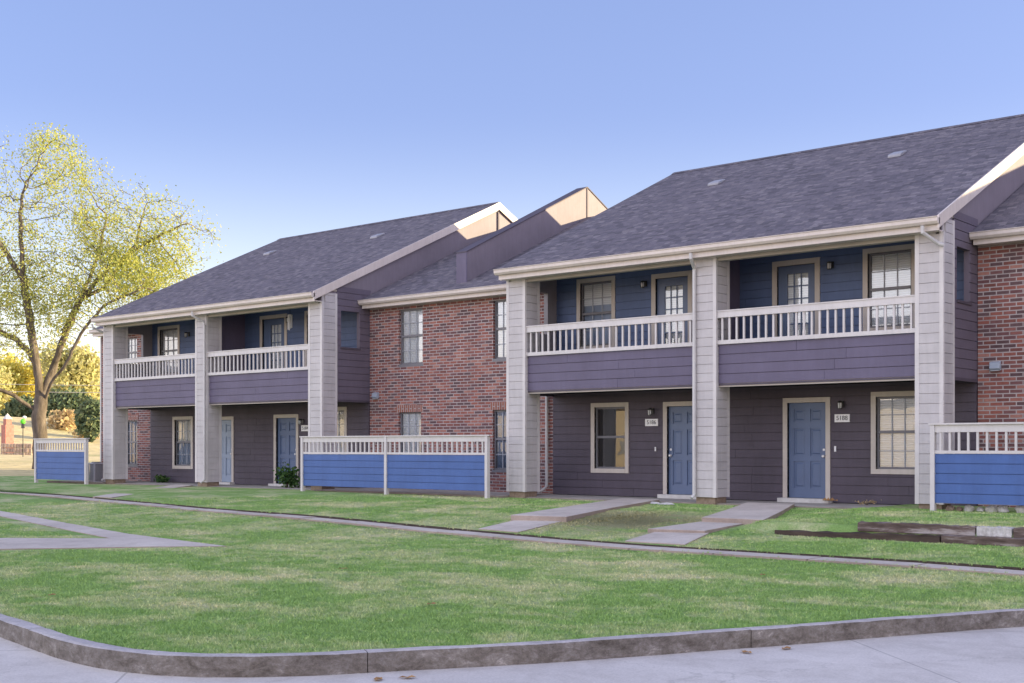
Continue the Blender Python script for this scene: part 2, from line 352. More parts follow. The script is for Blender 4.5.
def curbdist(x,y):
    p=np.array((x,y)); a=CA[:-1]; b=CA[1:]; ab=b-a
    t=np.clip(((p-a)*ab).sum(1)/(ab*ab).sum(1),0,1); q=a+ab*t[:,None]; return float(np.sqrt(((p-q)**2).sum(1)).min())
WALK=[(-250,1.0),(-60,-2.5),(-45,-3.8),(-34.9,-4.85),(-26,-5.85),(-18,-6.80),(-14,-7.35),(-10.4,-7.65),(-4.9,-7.6),(0,-7.55),(60,-7.5)]
WW=.46
def walkY(x): return interp(x,WALK)
def far(x,y):
    # ground climbs to the dry bank beyond the lawn, on the left
    d=max(0,-x-42)
    a=interp(d,[(0,0),(9,.30),(38,.75),(48,1.15),(55,1.9),(66,3.7),(74,4.6),(90,4.9),(160,5.0)])
    # the bank drops away to the right (larger y)
    k=1-.72*sstep(42.5,52,y+(-x-112)*.35) if x<-86 else 1
    return a*k if d>44 else a
def h(x,y):
    b=interp(y,[(-18,-.47),(-12,-.445),(-8,-.41),(-6.5,-.34),(-5,-.27),(-3,-.19),(-.6,-.12),(0,-.11),(2,-.11)])
    if y<walkY(x)+.01 : b-=.03
    b+=.07*sstep(-16,-34,x)*sstep(-14,-8,y)*sstep(2,-2,y)*1.0
    if -24<x: b+=interp(y,[(-7.4,0),(-5.6,.065),(-3,.05),(-.6,.0)])*sstep(-12.3,-13.2,x)*sstep(-24,-18,x)
    b-=.05*sstep(-24,-40,x)*sstep(-3,-.5,y)
    if x>-10.6:
        w=sstep(-10.6,-9.4,x)*sstep(-1.0,-2.5,x) if x<-1 else 0
        s=sstep(-4.60,-4.42,y)
        w=lerp(sstep(-10.6,-9.4,x),sstep(-10.6,-10.1,x),s)
        b=lerp(b,lerp(min(b,-.32) if y>-7 else b,-.115+.06*sstep(-4.4,-1,y),s),w)
    if y<0:
        d=curbdist(x,y); b=lerp(-.50,b,sstep(-.4,4,d))
    return b+far(x,y)
def wx(s):  # walk x matched to a place along the curb
    return interp(s,[(0,60),(2,10),(4,0),(8,-4.0),(13,-8.0),(17,-12.2),(19,-16.5),(21,-24),(22,-31),(23,-44),(24,-73),(25,-250)])
mb=MB(); rows=[]
for (cx,cy,s) in CURB:
    X=wx(s); yw=walkY(X); col=[]
    n1=26
    for j in range(n1): t=j/n1; col.append((lerp(cx,X,t),lerp(cy,yw,t),0))
    col+=[(X,yw,0),(X,yw+.012,-.05),(X,yw+WW-.012,-.05),(X,yw+WW,.005)]
    ys=list(np.linspace(yw+WW+.1,-4.75,9))+[-4.62,-4.56,-4.5,-4.45,-4.41]+list(np.linspace(-4.3,-.6,14))+[0,2,4,8,12,16,20,25,30,35,40,45,50,56,64,76,100,150,300]
    if X<-40: ys=list(np.linspace(yw+WW+.1,0,29))+[2,4,8,12,16,20,25,30,35,40,45,50,56,64,76,100,150,300]
    for y in ys: col.append((X,y,0))
    rows.append(col)
# resample left columns so the row counts agree
n=len(rows[0]); 
assert all(len(r)==n for r in rows),(set(len(r) for r in rows))
vs=[(x,y,h(x,y)+dz) for col in rows for (x,y,dz) in col]
fs=[(i*n+j,i*n+j+1,(i+1)*n+j+1,(i+1)*n+j) for i in range(len(rows)-1) for j in range(n-1)]
mb.add(vs,fs); lawn=mb.build('lawn','lawn',smooth=True)
tag(lawn,kind='structure')
# far field material left of x=-44 : second slot by face
lawn.data.materials.append(M['field'])
lawn.data.materials.append(M['soil'])
for k_,p in enumerate(lawn.data.polygons):
    if k_%(n-1)==n1+2: p.material_index=2; continue
    if p.center.x<-47+ .25*p.center.y*0 and p.center.y>-12: p.material_index=1
    if p.normal.z<0: pass
g=MB().add([(-900,-900,-.72),(900,-900,-.72),(900,900,-.72),(-900,900,-.72)],[(0,1,2,3)]); tag(g.build('ground','field'),kind='structure')
rd=MB(); 
N=60; X0,X1,Y0,Y1=-255,75,-58,-2
gx=np.linspace(X0,X1,N); 
rd.add([(X0,Y0,-.625),(X1,Y0,-.625),(X1,Y1,-.625),(X0,Y1,-.625)],[(0,1,2,3)]); tag(rd.build('road','road'),kind='structure')
# curb with rounded nose, cut in lengths by joints
def sweep(pts,prof,name,mat):
    m=MB(); k=len(prof); vs=[]
    for i,(x,y) in enumerate(pts):
        a=Vector(pts[max(i-1,0)]);b=Vector(pts[min(i+1,len(pts)-1)]); d=(b-a).normalized(); nrm=Vector((d.y,-d.x))
        # curb runs right to left: road lies to the left of travel
        for (o,z) in prof:
            jo=random.uniform(-.006,.006); jz=random.uniform(-.004,.003) if z>-.6 else 0; vs.append((x-nrm.x*(o+jo),y-nrm.y*(o+jo),z+jz))
    fs=[(i*k+j,i*k+(j+1)%k,(i+1)*k+(j+1)%k,(i+1)*k+j) for i in range(len(pts)-1) for j in range(k)]
    fs.append(tuple(range(k))); fs.append(tuple((len(pts)-1)*k+j for j in range(k))); m.add(vs,fs); return m
CP=[]  # arc-length even points
acc=0; pts=[(c[0],c[1]) for c in CURB]
dense=[pts[0]]
for a,b in zip(pts,pts[1:]):
    L=math.dist(a,b); nn=max(1,int(L/.25))
    for j in range(1,nn+1): dense.append((lerp(a[0],b[0],j/nn),lerp(a[1],b[1],j/nn)))
# offset sign : lawn side positive => decide using a sample
prof=[(.03,-.70),(.03,-.468),(.0,-.462),(-.11,-.467),(-.145,-.475),(-.168,-.488),(-.183,-.512),(-.208,-.66),(-.208,-.70)]
mbs=MB(); seg=[];cnt=0
for i in range(len(dense)):
    seg.append(dense[i])
    if len(seg)>=13 or i==len(dense)-1:
        if len(seg)>1:
            # tiny gap between lengths
            a=Vector(seg[0]);b=Vector(seg[1]); seg2=[tuple(a+(b-a).normalized()*.007)]+seg[1:]
            w=sweep(seg2,prof,'',None); mbs.add(w.v,w.f)
        seg=[dense[i]]
curb=mbs.build('curb','curb'); tag(curb,kind='structure')
# walks --------------------------------------------------------------
def drape(name,L,Rr,dz=.012,mat='walk',nseg=None,zf=None,thick=.1,grp=None):
    """slab between two edge polylines (same count), following the ground or explicit z"""
    m=MB()
    for i in range(len(L)-1):
        nn=nseg or max(2,int(math.dist(L[i][:2],L[i+1][:2])/1.0))
        for j in range(nn):
            q=[]
            for e in (L,Rr):
                for t in (j/nn,(j+1)/nn): q.append([lerp(e[i][k],e[i+1][k],t) for k in range(len(e[i]))])
            a,b,c,d=q[0],q[2],q[3],q[1]
            zz=[ (p[2] if len(p)>2 else h(p[0],p[1])+dz) for p in (a,b,c,d)]
            # shorten a hair for a joint line
            vs=[(p[0],p[1],z) for p,z in zip((a,b,c,d),zz)]
            vs+=[(x,y,z-thick) for x,y,z in vs]
            m.add(vs,[(0,1,2,3),(7,6,5,4),(0,4,5,1),(1,5,6,2),(2,6,7,3),(3,7,4,0)])
    o=m.build(name,mat,bevel=0); tag(o,kind='structure'); return o
mw=MB(); xs=[]; x=59.0
while x>-150: xs.append(x); x-=1.45
for a,b in zip(xs,xs[1:]):
    b2=b+.02
    ya,yb=walkY(a),walkY(b2)
    za,zb=h(a,ya+.3)-.018,h(b2,yb+.3)-.018
    jz=random.uniform(-.006,.006); za+=jz; zb+=jz
    q=[(a,ya-.02,za),(b2,yb-.02,zb),(b2,yb+WW-.015,zb),(a,ya+WW-.015,za)]; q+=[(x_,y_,z_-.12) for x_,y_,z_ in q]
    mw.add(q,[(0,1,2,3),(7,6,5,4),(0,4,5,1),(1,5,6,2),(2,6,7,3),(3,7,4,0)])
tag(mw.build('front_walk','walk'),kind='structure')
drape('path',[(-16.1,-10.85),(-19.57,-10.36),(-27.95,-8.42),(-38,-6.2)],[(-16.95,-11.6),(-19.2,-11.05),(-27.6,-8.98),(-38,-6.75)],.014)
drape('path',[(-18.6,-10.9),(-20.5,-12.1),(-24.4,-15.9)],[(-16.9,-11.55),(-18.3,-13.1),(-20.9,-16.15)],.016)
drape('path',[(-29.6,-5.0,h(-29.6,-5)+.02),(-33.1,0,-.06),(-33.3,.12,-.06)],[(-28.7,-5.0,h(-28.7,-5)+.02),(-32.2,0,-.06),(-32.4,.12,-.06)])
drape('path',[(-62.0,-6.5),(-59.5,-.5),(-57.5,6.0)],[(-60.9,-6.9),(-58.3,-.9),(-56.3,5.6)],.02)
def slab(p,thick=.16,name='entry_walk'):
    m=MB(); vs=[tuple(q) for q in p]+[(q[0],q[1],q[2]-thick) for q in p]
    m.add(vs,[(0,1,2,3),(7,6,5,4),(0,4,5,1),(1,5,6,2),(2,6,7,3),(3,7,4,0)]); o=m.build(name,'walk',bevel=.012); tag(o,kind='structure')
slab([(-14.42,-6.74,h(-14.4,-6.74)+.02),(-13.42,-6.84,h(-13.4,-6.84)+.02),(-13.62,-5.3,h(-13.6,-5.3)+.02),(-14.60,-5.3,h(-14.6,-5.3)+.02)])
slab([(-14.62,-5.62,-.125),(-13.5,-5.4,-.125),(-14.3,-2.9,-.085),(-15.35,-2.9,-.085)],.2)
slab([(-15.355,-2.89,-.085),(-14.31,-2.89,-.085),(-15.12,.10,-.04),(-16.15,.10,-.04)],.2)
slab([(-11.1,-7.03,h(-11.1,-7)+.02),(-10.0,-7.03,h(-10.8,-7)+.02),(-10.5,-5.5,h(-11,-5.5)+.02),(-11.45,-5.5,h(-11.4,-5.5)+.02)])
slab([(-11.5,-5.8,-.235),(-10.52,-5.6,-.235),(-10.75,-3.95,-.205),(-11.6,-3.98,-.205)],.2)
slab([(-11.55,-4.0,-.125),(-10.35,-3.95,-.125),(-11.05,-2.0,-.085),(-12.2,-2.0,-.085)],.2)
slab([(-12.205,-1.99,-.085),(-11.055,-1.99,-.085),(-11.85,.10,-.04),(-12.95,.10,-.04)],.2)
# ------------------------------------------------------------------ the building
BASE=(-23,0,-.1)
B=empty('apartment_building',BASE)
tag(B,'long two storey apartment row of brick and grey siding with gabled shingle roofs','building')
YR=1.80; YB=1.82; SL=.462; RY=7.54
def zroof(y): return 5.39+SL*(min(y,2*RY-y)+.4)
def boards(m,x0,x1,z0,z1,y,holes=(),pitch=.19,gap=.013,thick=.026,axis='y',sgn=1):
    """lap boards on a plane; axis 'y': wall faces -y at y ; axis 'x': wall plane x=y faces sgn*x, x0..x1 are y extents"""
    z=z0
    while z<z1-.03:
        za,zb=z,min(z+pitch-gap,z1)
        iv=[(x0,x1)]
        for (a,b,c,d) in holes:
            if c<zb-.001 and d>za+.001:
                # split vertical too if partially overlapping
                nv=[]
                for (p,q) in iv:
                    if b<=p or a>=q: nv.append((p,q)); continue
                    if a>p: nv.append((p,a))
                    if b<q: nv.append((b,q))
                    if c>za+.02: m_box(m,max(p,a),min(q,b),za,c,y,thick,axis,sgn)
                    if d<zb-.02: m_box(m,max(p,a),min(q,b),d,zb,y,thick,axis,sgn)
                iv=nv
        for (p,q) in iv:
            if q-p>2.2:
                j=random.uniform(p+.7,q-.7); m_box(m,p,j-.003,za,zb,y+(random.uniform(0,.003) if axis=='y' else 0),thick,axis,sgn); m_box(m,j+.003,q,za,zb,y,thick,axis,sgn)
            elif q-p>.01: m_box(m,p,q,za,zb,y,thick,axis,sgn)
        z+=pitch
def m_box(m,p,q,za,zb,y,t,axis,sgn):
    if axis=='y': m.box(p,q,y,y+t,za,zb)
    else: m.box(y,y-sgn*t,p,q,za,zb)
def backing(m,x0,x1,z0,z1,y,t,holes=(),axis='y',sgn=1,off=.026):
    xs=sorted({x0,x1,*[v for hh in holes for v in hh[:2] if x0<v<x1]}); zs=sorted({z0,z1,*[v for hh in holes for v in hh[2:] if z0<v<z1]})
    for a,b in zip(xs,xs[1:]):
        run=None
        for c,d in zip(zs,zs[1:]):
            cx,cz=(a+b)/2,(c+d)/2
            if any(hh[0]<cx<hh[1] and hh[2]<cz<hh[3] for hh in holes):
                if run: put(m,a,b,run[0],run[1],y,off,t,axis,sgn); run=None
            else: run=(run[0],d) if run else (c,d)
        if run: put(m,a,b,run[0],run[1],y,off,t,axis,sgn)
def put(m,a,b,c,d,y,off,t,axis,sgn):
    if axis=='y': m.box(a,b,y+off,y+off+t,c,d)
    else: m.box(y-sgn*off,y-sgn*(off+t),a,b,c,d)
def wall(name,mat,x0,x1,z0,z1,y,holes=(),pitch=.19,axis='y',sgn=1,t=.1):
    m=MB(); boards(m,x0,x1,z0,z1,y,holes,pitch,axis=axis,sgn=sgn); backing(m,x0,x1,z0,z1,y,t,holes,axis,sgn)
    return m.build(name,mat,B)
def window(x0,x1,z0,z1,y,kind='framed',blind='blind',cols=3,rows=4,label=None,open_low=0,covers=None):
    """x0..z1 is the sash opening; y wall face"""
    yi=y+.05
    s=MB(); t=.045
    s.box(x0,x0+t,yi,yi+.05,z0,z1); s.box(x1-t,x1,yi,yi+.05,z0,z1); s.box(x0+t,x1-t,yi,yi+.05,z1-t,z1); s.box(x0+t,x1-t,yi,yi+.05,z0,z0+t)
    zm=(z0+z1)/2+.02; s.box(x0+t,x1-t,yi-.012,yi+.05,zm-.03,zm+.03)
    w=s.build('window','sash',B)
    if label: w['label']=label
    p=MB(); p.add([(x0+t,yi+.028,z0+t),(x1-t,yi+.028,z0+t),(x1-t,yi+.028,z1-t),(x0+t,yi+.028,z1-t)],[(0,1,2,3)]); p.build('pane','glass',w,recalc=False)
    mu=MB()
    for i in range(1,cols):
        xx=lerp(x0+t,x1-t,i/cols); mu.box(xx-.009,xx+.009,yi+.006,yi+.022,z0+t,zm-.03); mu.box(xx-.009,xx+.009,yi+.006,yi+.022,zm+.03,z1-t)
    for j in range(1,rows):
        if j==rows//2: continue
        zz=lerp(z0,z1,j/rows); mu.box(x0+t,x1-t,yi+.0065,yi+.0215,zz-.009,zz+.009)
    mu.build('muntins','muntin',w)
    f=MB(); 
    if kind=='framed':
        k=.105; f.box(x0-k,x0,y-.022,y+.08,z0-k,z1+k); f.box(x1,x1+k,y-.022,y+.08,z0-k,z1+k); f.box(x0,x1,y-.022,y+.08,z1,z1+k); f.box(x0,x1,y-.028,y+.08,z0-k,z0)
        f.build('frame','tan' if y<YB+.01 else 'tan',w)
    else:
        f.box(x0-.02,x1+.02,y-.03,y+.06,z0-.07,z0); f.build('sill','sash',w)
    if blind:
        bl=MB(); cv=covers if covers is not None else 1.0
        zb=lerp(z1-t,z0+t,cv); bl.box(x0+t,x1-t,yi+.055,yi+.062,zb,z1-t); bl.build('blind',blind,w)
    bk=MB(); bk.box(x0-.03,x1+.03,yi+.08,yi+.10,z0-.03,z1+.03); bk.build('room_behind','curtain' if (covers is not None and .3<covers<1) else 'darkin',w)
    return w
def six_panel_door(x0,x1,z0,z1,y,label=None,knob='right',mat='door'):
    ml=MB(); k=.105
    ml.box(x0-k,x0,y-.022,y+.1,z0-.02,z1+k); ml.box(x1,x1+k,y-.022,y+.1,z0-.02,z1+k); ml.box(x0,x1,y-.022,y+.1,z1,z1+k)
    yd=y+.06; W=x1-x0; m=MB()
    sx=.12*W/.9; cw=(W-3*sx)/2
    rws=[(.22,.80),(.92,1.52),(1.66,1.93)]; sc=(z1-z0)/2.07
    # stiles and rails
    m.box(x0+.004,x0+sx,yd,yd+.045,z0+.01,z1-.004); m.box(x1-sx,x1-.004,yd,yd+.045,z0+.01,z1-.004); m.box(x0+sx+cw,x0+2*sx+cw,yd,yd+.045,z0+.01,z1-.004)
    for (pa) in (0,1):
        xa=x0+sx+pa*(cw+sx); xb=xa+cw; zz=z0+.01
        for (a,b) in rws:
            m.box(xa,xb,yd+.001,yd+.044,zz,z0+a*sc); zz=z0+b*sc
            m.box(xa,xb,yd+.022,yd+.042,z0+a*sc,z0+b*sc)
            q=.035; pts=[(xa+q,z0+a*sc+q),(xb-q,z0+a*sc+q),(xb-q,z0+b*sc-q),(xa+q,z0+b*sc-q)]
            r=.03; inn=[(xa+q+r,z0+a*sc+q+r),(xb-q-r,z0+a*sc+q+r),(xb-q-r,z0+b*sc-q-r),(xa+q+r,z0+b*sc-q-r)]
            vs=[(u,yd+.021,v) for u,v in pts]+[(u,yd+.006,v) for u,v in inn]; m.add(vs,[(4,5,6,7)]+[(i,(i+1)%4,4+(i+1)%4,4+i) for i in range(4)])
        m.box(xa,xb,yd+.001,yd+.044,zz,z1-.004)
    d=m.build('door',mat,B,recalc=False)
    if label: d['label']=label
    ml.build('frame','tan',d)
    kx=x1-.07 if knob=='right' else x0+.07
    kn=MB(); kn.tube([(kx,yd,z0+.92),(kx,yd-.03,z0+.92),(kx,yd-.035,z0+.92),(kx,yd-.065,z0+.92),(kx,yd-.07,z0+.92)],[.028,.028,.012,.03,.012],10); kn.build('handle','plate',d,smooth=True); kn=MB(); kn.tube([(kx,yd,z0+1.06),(kx,yd-.018,z0+1.06)],.027,10); kn.build('deadbolt','plate',d)
    th=MB(); th.box(x0-.15,x1+.15,y-.2,y+.06,z0-.12,z0+.004); th.build('threshold','cap',d,bevel=.008)
    return d
def glass_door(x0,x1,z0,z1,y,gx0,gx1,gz0,gz1,label=None):
    ml=MB(); k=.115; ml.box(x0-k,x0,y-.022,y+.1,z0,z1+k); ml.box(x1,x1+k,y-.022,y+.1,z0,z1+k); ml.box(x0,x1,y-.022,y+.1,z1,z1+k)
    yd=y+.05; m=MB(); m.box(x0+.003,gx0,yd,yd+.045,z0,z1-.003); m.box(gx1,x1-.003,yd,yd+.045,z0,z1-.003); m.box(gx0,gx1,yd,yd+.045,z0,gz0); m.box(gx0,gx1,yd,yd+.045,gz1,z1-.003)
    d=m.build('door','door',B); 
    if label: d['label']=label
    ml.build('frame','tan',d)
    p=MB(); p.add([(gx0,yd+.02,gz0),(gx1,yd+.02,gz0),(gx1,yd+.02,gz1),(gx0,yd+.02,gz1)],[(0,1,2,3)]); p.build('pane','glass',d,recalc=False)
    mu=MB()
    for i in (1,2): xx=lerp(gx0,gx1,i/3); mu.box(xx-.013,xx+.013,yd+.002,yd+.016,gz0,gz1)
    for j in range(1,5): zz=lerp(gz0,gz1,j/5); mu.box(gx0,gx1,yd+.0025,yd+.0155,zz-.013,zz+.013)
    mu.build('muntins','door',d)
    bl=MB(); bl.box(gx0,gx1,yd+.06,yd+.07,gz0,gz1); bl.build('blind','blind',d)
    return d
def lantern(x,z,y=YR,label=None):
    m=MB(); m.box(x-.045,x+.045,y-.02,y+.0,z-.06,z+.08); m.tube([(x,y-.02,z+.05),(x,y-.09,z+.07),(x,y-.13,z+.05)],.012,6)
    m.tube([(x,y-.13,z+.075),(x,y-.13,z+.055),(x,y-.13,z+.03)],[.012,.05,.06],8); m.tube([(x,y-.13,z-.085),(x,y-.13,z-.10)],.045,8)
    for k in range(4):
        a=k*math.pi/2+.4; m.tube([(x+.05*math.cos(a),y-.13+.05*math.sin(a),z+.03),(x+.042*math.cos(a),y-.13+.042*math.sin(a),z-.09)],.005,4)
    o=m.build('porch_lamp','black',B); g=MB(); g.tube([(x,y-.13,z+.03),(x,y-.13,z-.085)],[.042,.036],10); g.build('lamp_glass','whiteplastic',o,smooth=True); return o
def numplate(x0,x1,z0,z1,txt,y=YR):
    m=MB(); m.box(x0,x1,y-.022,y-.0,z0,z1); o=m.build('number_plate','plate',B)
    cu=bpy.data.curves.new('t','FONT'); cu.body=txt; cu.size=(z1-z0)*.78; cu.align_x='CENTER'; cu.align_y='CENTER'; cu.extrude=.002
    to=bpy.data.objects.new('t',cu); C.objects.link(to); dg=bpy.context.evaluated_depsgraph_get(); me=bpy.data.meshes.new_from_object(to.evaluated_get(dg)); bpy.data.objects.remove(to)
    me.transform(Matrix.Rotation(R(90),4,'X')); o0=WL[B.name]; me.transform(Matrix.Translation(((x0+x1)/2-.0-o0[0],y-.0255-o0[1],(z0+z1)/2-o0[2]))); me.materials.clear(); me.materials.append(M['ink'])
    q=bpy.data.objects.new('numerals',me); C.objects.link(q); q.parent=o
def railing(x0,x1,y,z0,z1,zr0,n,parent,mat='trim'):
    m=MB(); m.box(x0,x1,y-.03,y+.07,z1-.13,z1); m.box(x0,x1,y-.02,y+.055,z0,zr0); m.box(x0,x1,y-.045,y+.085,z1,z1+.025)
    r=m.build('railing',mat,parent)
    for i in range(n):
        xx=lerp(x0,x1,(i+.6)/(n+.2)); b=MB(); b.box(xx-.02,xx+.02,y-.001,y+.038,zr0,z1-.13); b.build('baluster',mat,r)
    return r
def downspout(pts,label=None,r=.038):
    m=MB(); m.tube(pts,r,8); o=m.build('downspout','pipe',B)
    if label: o['label']=label
    return o
def column(x0,x1,side=0):
    m=MB(); y0,y1=0,.56; zb0=.04; zt=5.18 if not side else 5.44
    m.box(x0+.028,x1-.028,y0+.028,y1-.028,zb0,zt)
    z=zb0+.005
    while z<zt-.05:
        ya=y0 if z<5.1 else .12
        m.box(x0,x1,ya,y1,z,min(z+.181,zt-.005)); z+=.19
    o=m.build('column','siding',B)
    c=MB(); w=.075; e=.006
    c.box(x0-e,x0+w,y0-e,y0+.03,zb0-.002,5.175); c.box(x1-w,x1+e,y0-e,y0+.02,zb0-.002,5.175)
    c.box(x1-.02,x1+e,y0+.02,y0+.06,zb0-.002,5.175); c.box(x1-.02,x1+e,y1-w,y1+e,zb0-.002,zt)
    c.box(x0-e,x0+.02,y1-w,y1+e,zb0-.002,5.175)
    c.build('corner_board','trim',o)
    p=MB(); p.box(x0+.05,x1-.05,y0+.05,y1-.05,-.35,zb0-.002); p.build('plinth','plinth',o)
    return o
def rake(xf,t,y_from,y_to,top=0.0,name='rake_board',mat='eave',wid=.26,zf=zroof):
    """sloped board in plane x=xf..xf+t following the roof"""
    for (a,b) in ((y_from,RY),(RY,y_to)):
        za,zb=zf(a)+top,zf(b)+top
        m=MB(); m.prism([(a,za-wid),(b,zb-wid),(b,zb),(a,za)],xf,xf+t,'x'); m.build(name,mat,B)
def block(x0,x1,cols,full=True):
    # porch and balcony floors
    m=MB(); m.box(x0,x1,.10,YR+.1,-.30,-.085); m.build('porch_slab','slab',B)
    lo,hi=-.03,2.46
    # roof
    rf=MB(); e=.12
    a=-.34; zt=zroof(a)
    xl,xr=x0-.03,x1+.014
    rf.prism([(a,zt),(RY,zroof(RY)),(2*RY-a,zt),(2*RY-a,zt-.09),(RY,zroof(RY)-.09),(a,zt-.09)],xl,xr,'x'); roof=rf.build('roof','shingle',B)
    ridge=MB(); zr=zroof(RY); ridge.prism([(RY-.16,zr-.16*SL+.012),(RY,zr+.025),(RY+.16,zr-.16*SL+.012),(RY,zr-.02)],xl,xr-.01,'x'); ridge.build('ridge_cap','shingle',roof)
    # eaves
    gut=MB(); gut.prism([(y,z+.055) for y,z in [(-.30,5.205),(-.385,5.205),(-.425,5.25),(-.43,5.315),(-.45,5.325),(-.45,5.335),(-.42,5.335),(-.415,5.32),(-.30,5.32)]],xl-.02,x1+.05,'x'); gut.build('gutter','eave',B)
    f=MB(); f.box(xl+.03,x1+.03,-.298,-.27,5.15,5.30); f.box(xl+.03,x1-.02,-.27,.02,5.16,5.185); f.build('fascia','eave',B)
    hd=MB(); hd.box(x0+.1,x1-.1,.06,.22,5.09,5.5); hd.build('header_beam','ceiling',B)
    ce=MB(); ce.box(x0+.02,x1-.02,.22,YR+.1,5.5,5.56); ce.build('balcony_ceiling','ceiling',B)
    # gable walls, both ends
    for (xp,sgn) in ((x1,1),(x0,-1)):
        gm=MB(); nb=MB()
        hole=[(.72,1.44,3.95,4.98)]
        # front strip around the opening (y .56..1.85)
        boards(nb,.565,YB+.05,2.46,zroof(.6)-.2,xp-sgn*.012,hole,.19,axis='x',sgn=sgn); backing(nb,.565,YB+.05,2.46,5.5,xp-sgn*.012,.1,hole,'x',sgn)
        nb.build('side_wall','side' if sgn>0 else 'inner',B)
        top=lambda y: zroof(y)-.08
        z=5.5
        pl=[(.0,5.12),(YB+.05,5.12),(YB+.05,-.1),(2*RY-.3,-.1),(2*RY-.3,top(.3)),(RY,top(RY)),(0,top(0))]
        gm.prism([(0.0,5.13),(.56,5.13),(.56,5.51),(1.88,5.51),(1.88,-.1),(2*RY,-.1),(2*RY,top(0)),(RY,top(RY)),(0,top(0))],xp-sgn*.036,xp-sgn*.14,'x')
        gm.build('gable_wall','gable',B)
        tr=MB(); tr.box(xp-sgn*.04,xp+sgn*.004,.56,YB+.05,2.40,2.46); tr.build('wall_skirt','dark',B)
        if sgn>0: sl=MB(); sl.box(xp-.14,xp+.015,.70,1.46,3.90,3.95); sl.build('opening_sill','dark',B)
        rake(xp+(0.015 if sgn>0 else -.027),.035,-.34 if sgn>0 else -.2,2*RY+.3,.004 if sgn>0 else -.1,wid=.24)
        if sgn>0:
            bt=MB(); bt.box(xp-.01,xp+.012,RY-.03,RY+.03,7.7,zroof(RY)-.3); bt.build('peak_batten','dark',B)
    # vertical post in side opening
    # recessed walls
    # hull: solid near-black box standing for unlit rooms, blocks light
    hl=MB(); hl.box(x0+.15,x1-.15,YR+.42,2*RY-.1,-.1,5.6); hl.build('dark_core','hull',B)
    bw=MB(); bw.box(x0,x1,2*RY-.1,2*RY,-.1,5.4); bw.build('rear_wall','gable',B)
    fl=MB(); fl.box(x0+.1,x1-.1,.21,YR+.1,2.50,2.94); fl.box(x0+.1,x1-.1,.12,.24,2.40,2.5); fl.build('balcony_floor','ceiling',B)
def bays(x0,x1,cols):
    for (a,b) in cols: column(a,b,side=(1 if (a,b)==cols[2] else 0))
    mid=cols[1]
    for (a,b,nb) in ((cols[0][1],cols[1][0],26),(cols[1][1],cols[2][0],25)):
        a+=.006; b-=.006
        m=MB(); boards(m,a,b,2.475,3.30,.10,pitch=.208,gap=.014); m.box(a,b,.13,.2,2.47,3.30); p=m.build('balcony_panel','purple',B)
        sk=MB(); sk.box(a,b,.104,.2,2.43,2.468); sk.build('panel_skirt','dark',p)
        railing(a,b,.07,3.305,4.0,3.39,nb,B)
    # partition
    xp=mid[0]
    m=MB(); m.box(xp+.0,xp+.12,.57,YR,2.94,5.5); m.build('bay_partition','purple',B)
# ---- right block
XA,XB=-19.47,-8.74
colsR=[(-19.47,-18.89),(-14.20,-13.63),(-9.28,-8.74)]
block(XA,XB,colsR); bays(XA,XB,colsR)
lowR=[(-18.14,-17.22,.59,2.10),(-16.02,-15.12,-.0,2.08),(-12.89,-11.98,-.0,2.09),(-10.85,-9.93,.66,2.17)]
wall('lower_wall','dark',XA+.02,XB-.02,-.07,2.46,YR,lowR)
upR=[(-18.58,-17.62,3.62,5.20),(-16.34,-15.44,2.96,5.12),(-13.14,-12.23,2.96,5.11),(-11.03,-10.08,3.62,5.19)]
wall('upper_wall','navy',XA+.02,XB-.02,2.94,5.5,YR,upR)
window(*lowR[0],YR,blind='blindtan',cols=1,rows=2,label='dark ground floor window with plain panes and no white blind',covers=.0)
six_panel_door(*lowR[1],YR,label='blue panelled door half hidden behind the middle column',knob='left')
six_panel_door(*lowR[2],YR)
window(*lowR[3],YR,blind='blind',label='ground floor window reflecting warm light over pale blinds')
window(*upR[0],YR,blind='blind',covers=.35); glass_door(-16.34,-15.44,2.96,5.12,YR,-16.12,-15.62,3.55,4.93)
glass_door(-13.14,-12.23,2.96,5.11,YR,-12.93,-12.42,3.55,4.93); window(*upR[3],YR,blind='blind')
lantern(-16.63,5.02); lantern(-11.84,5.02); lantern(-16.43,1.97); lantern(-11.60,2.03)
numplate(-16.63,-16.27,1.62,1.79,'5186'); numplate(-11.77,-11.43,1.65,1.82,'5188')
dbm=MB(); dbm.box(-11.78,-11.74,YR-.02,YR,1.02,1.14); dbm.build('door_bell','plate',B)
dbm=MB(); dbm.box(-16.36,-16.33,YR-.02,YR,1.02,1.12); dbm.build('door_bell','plate',B)
downspout([(-14.02,-.38,5.24),(-14.02,-.38,5.14),(-14.13,-.06,4.96),(-14.14,-.05,4.85),(-14.14,-.05,.1),(-14.16,-.12,.02)])
downspout([(-8.98,-.40,5.24),(-8.98,-.40,5.12),(-8.80,-.10,4.93),(-8.72,-.05,4.90)])
downspout([(-19.62,1.76,4.9),(-19.62,1.76,.12),(-19.72,1.66,.0),(-19.8,1.6,-.02)])
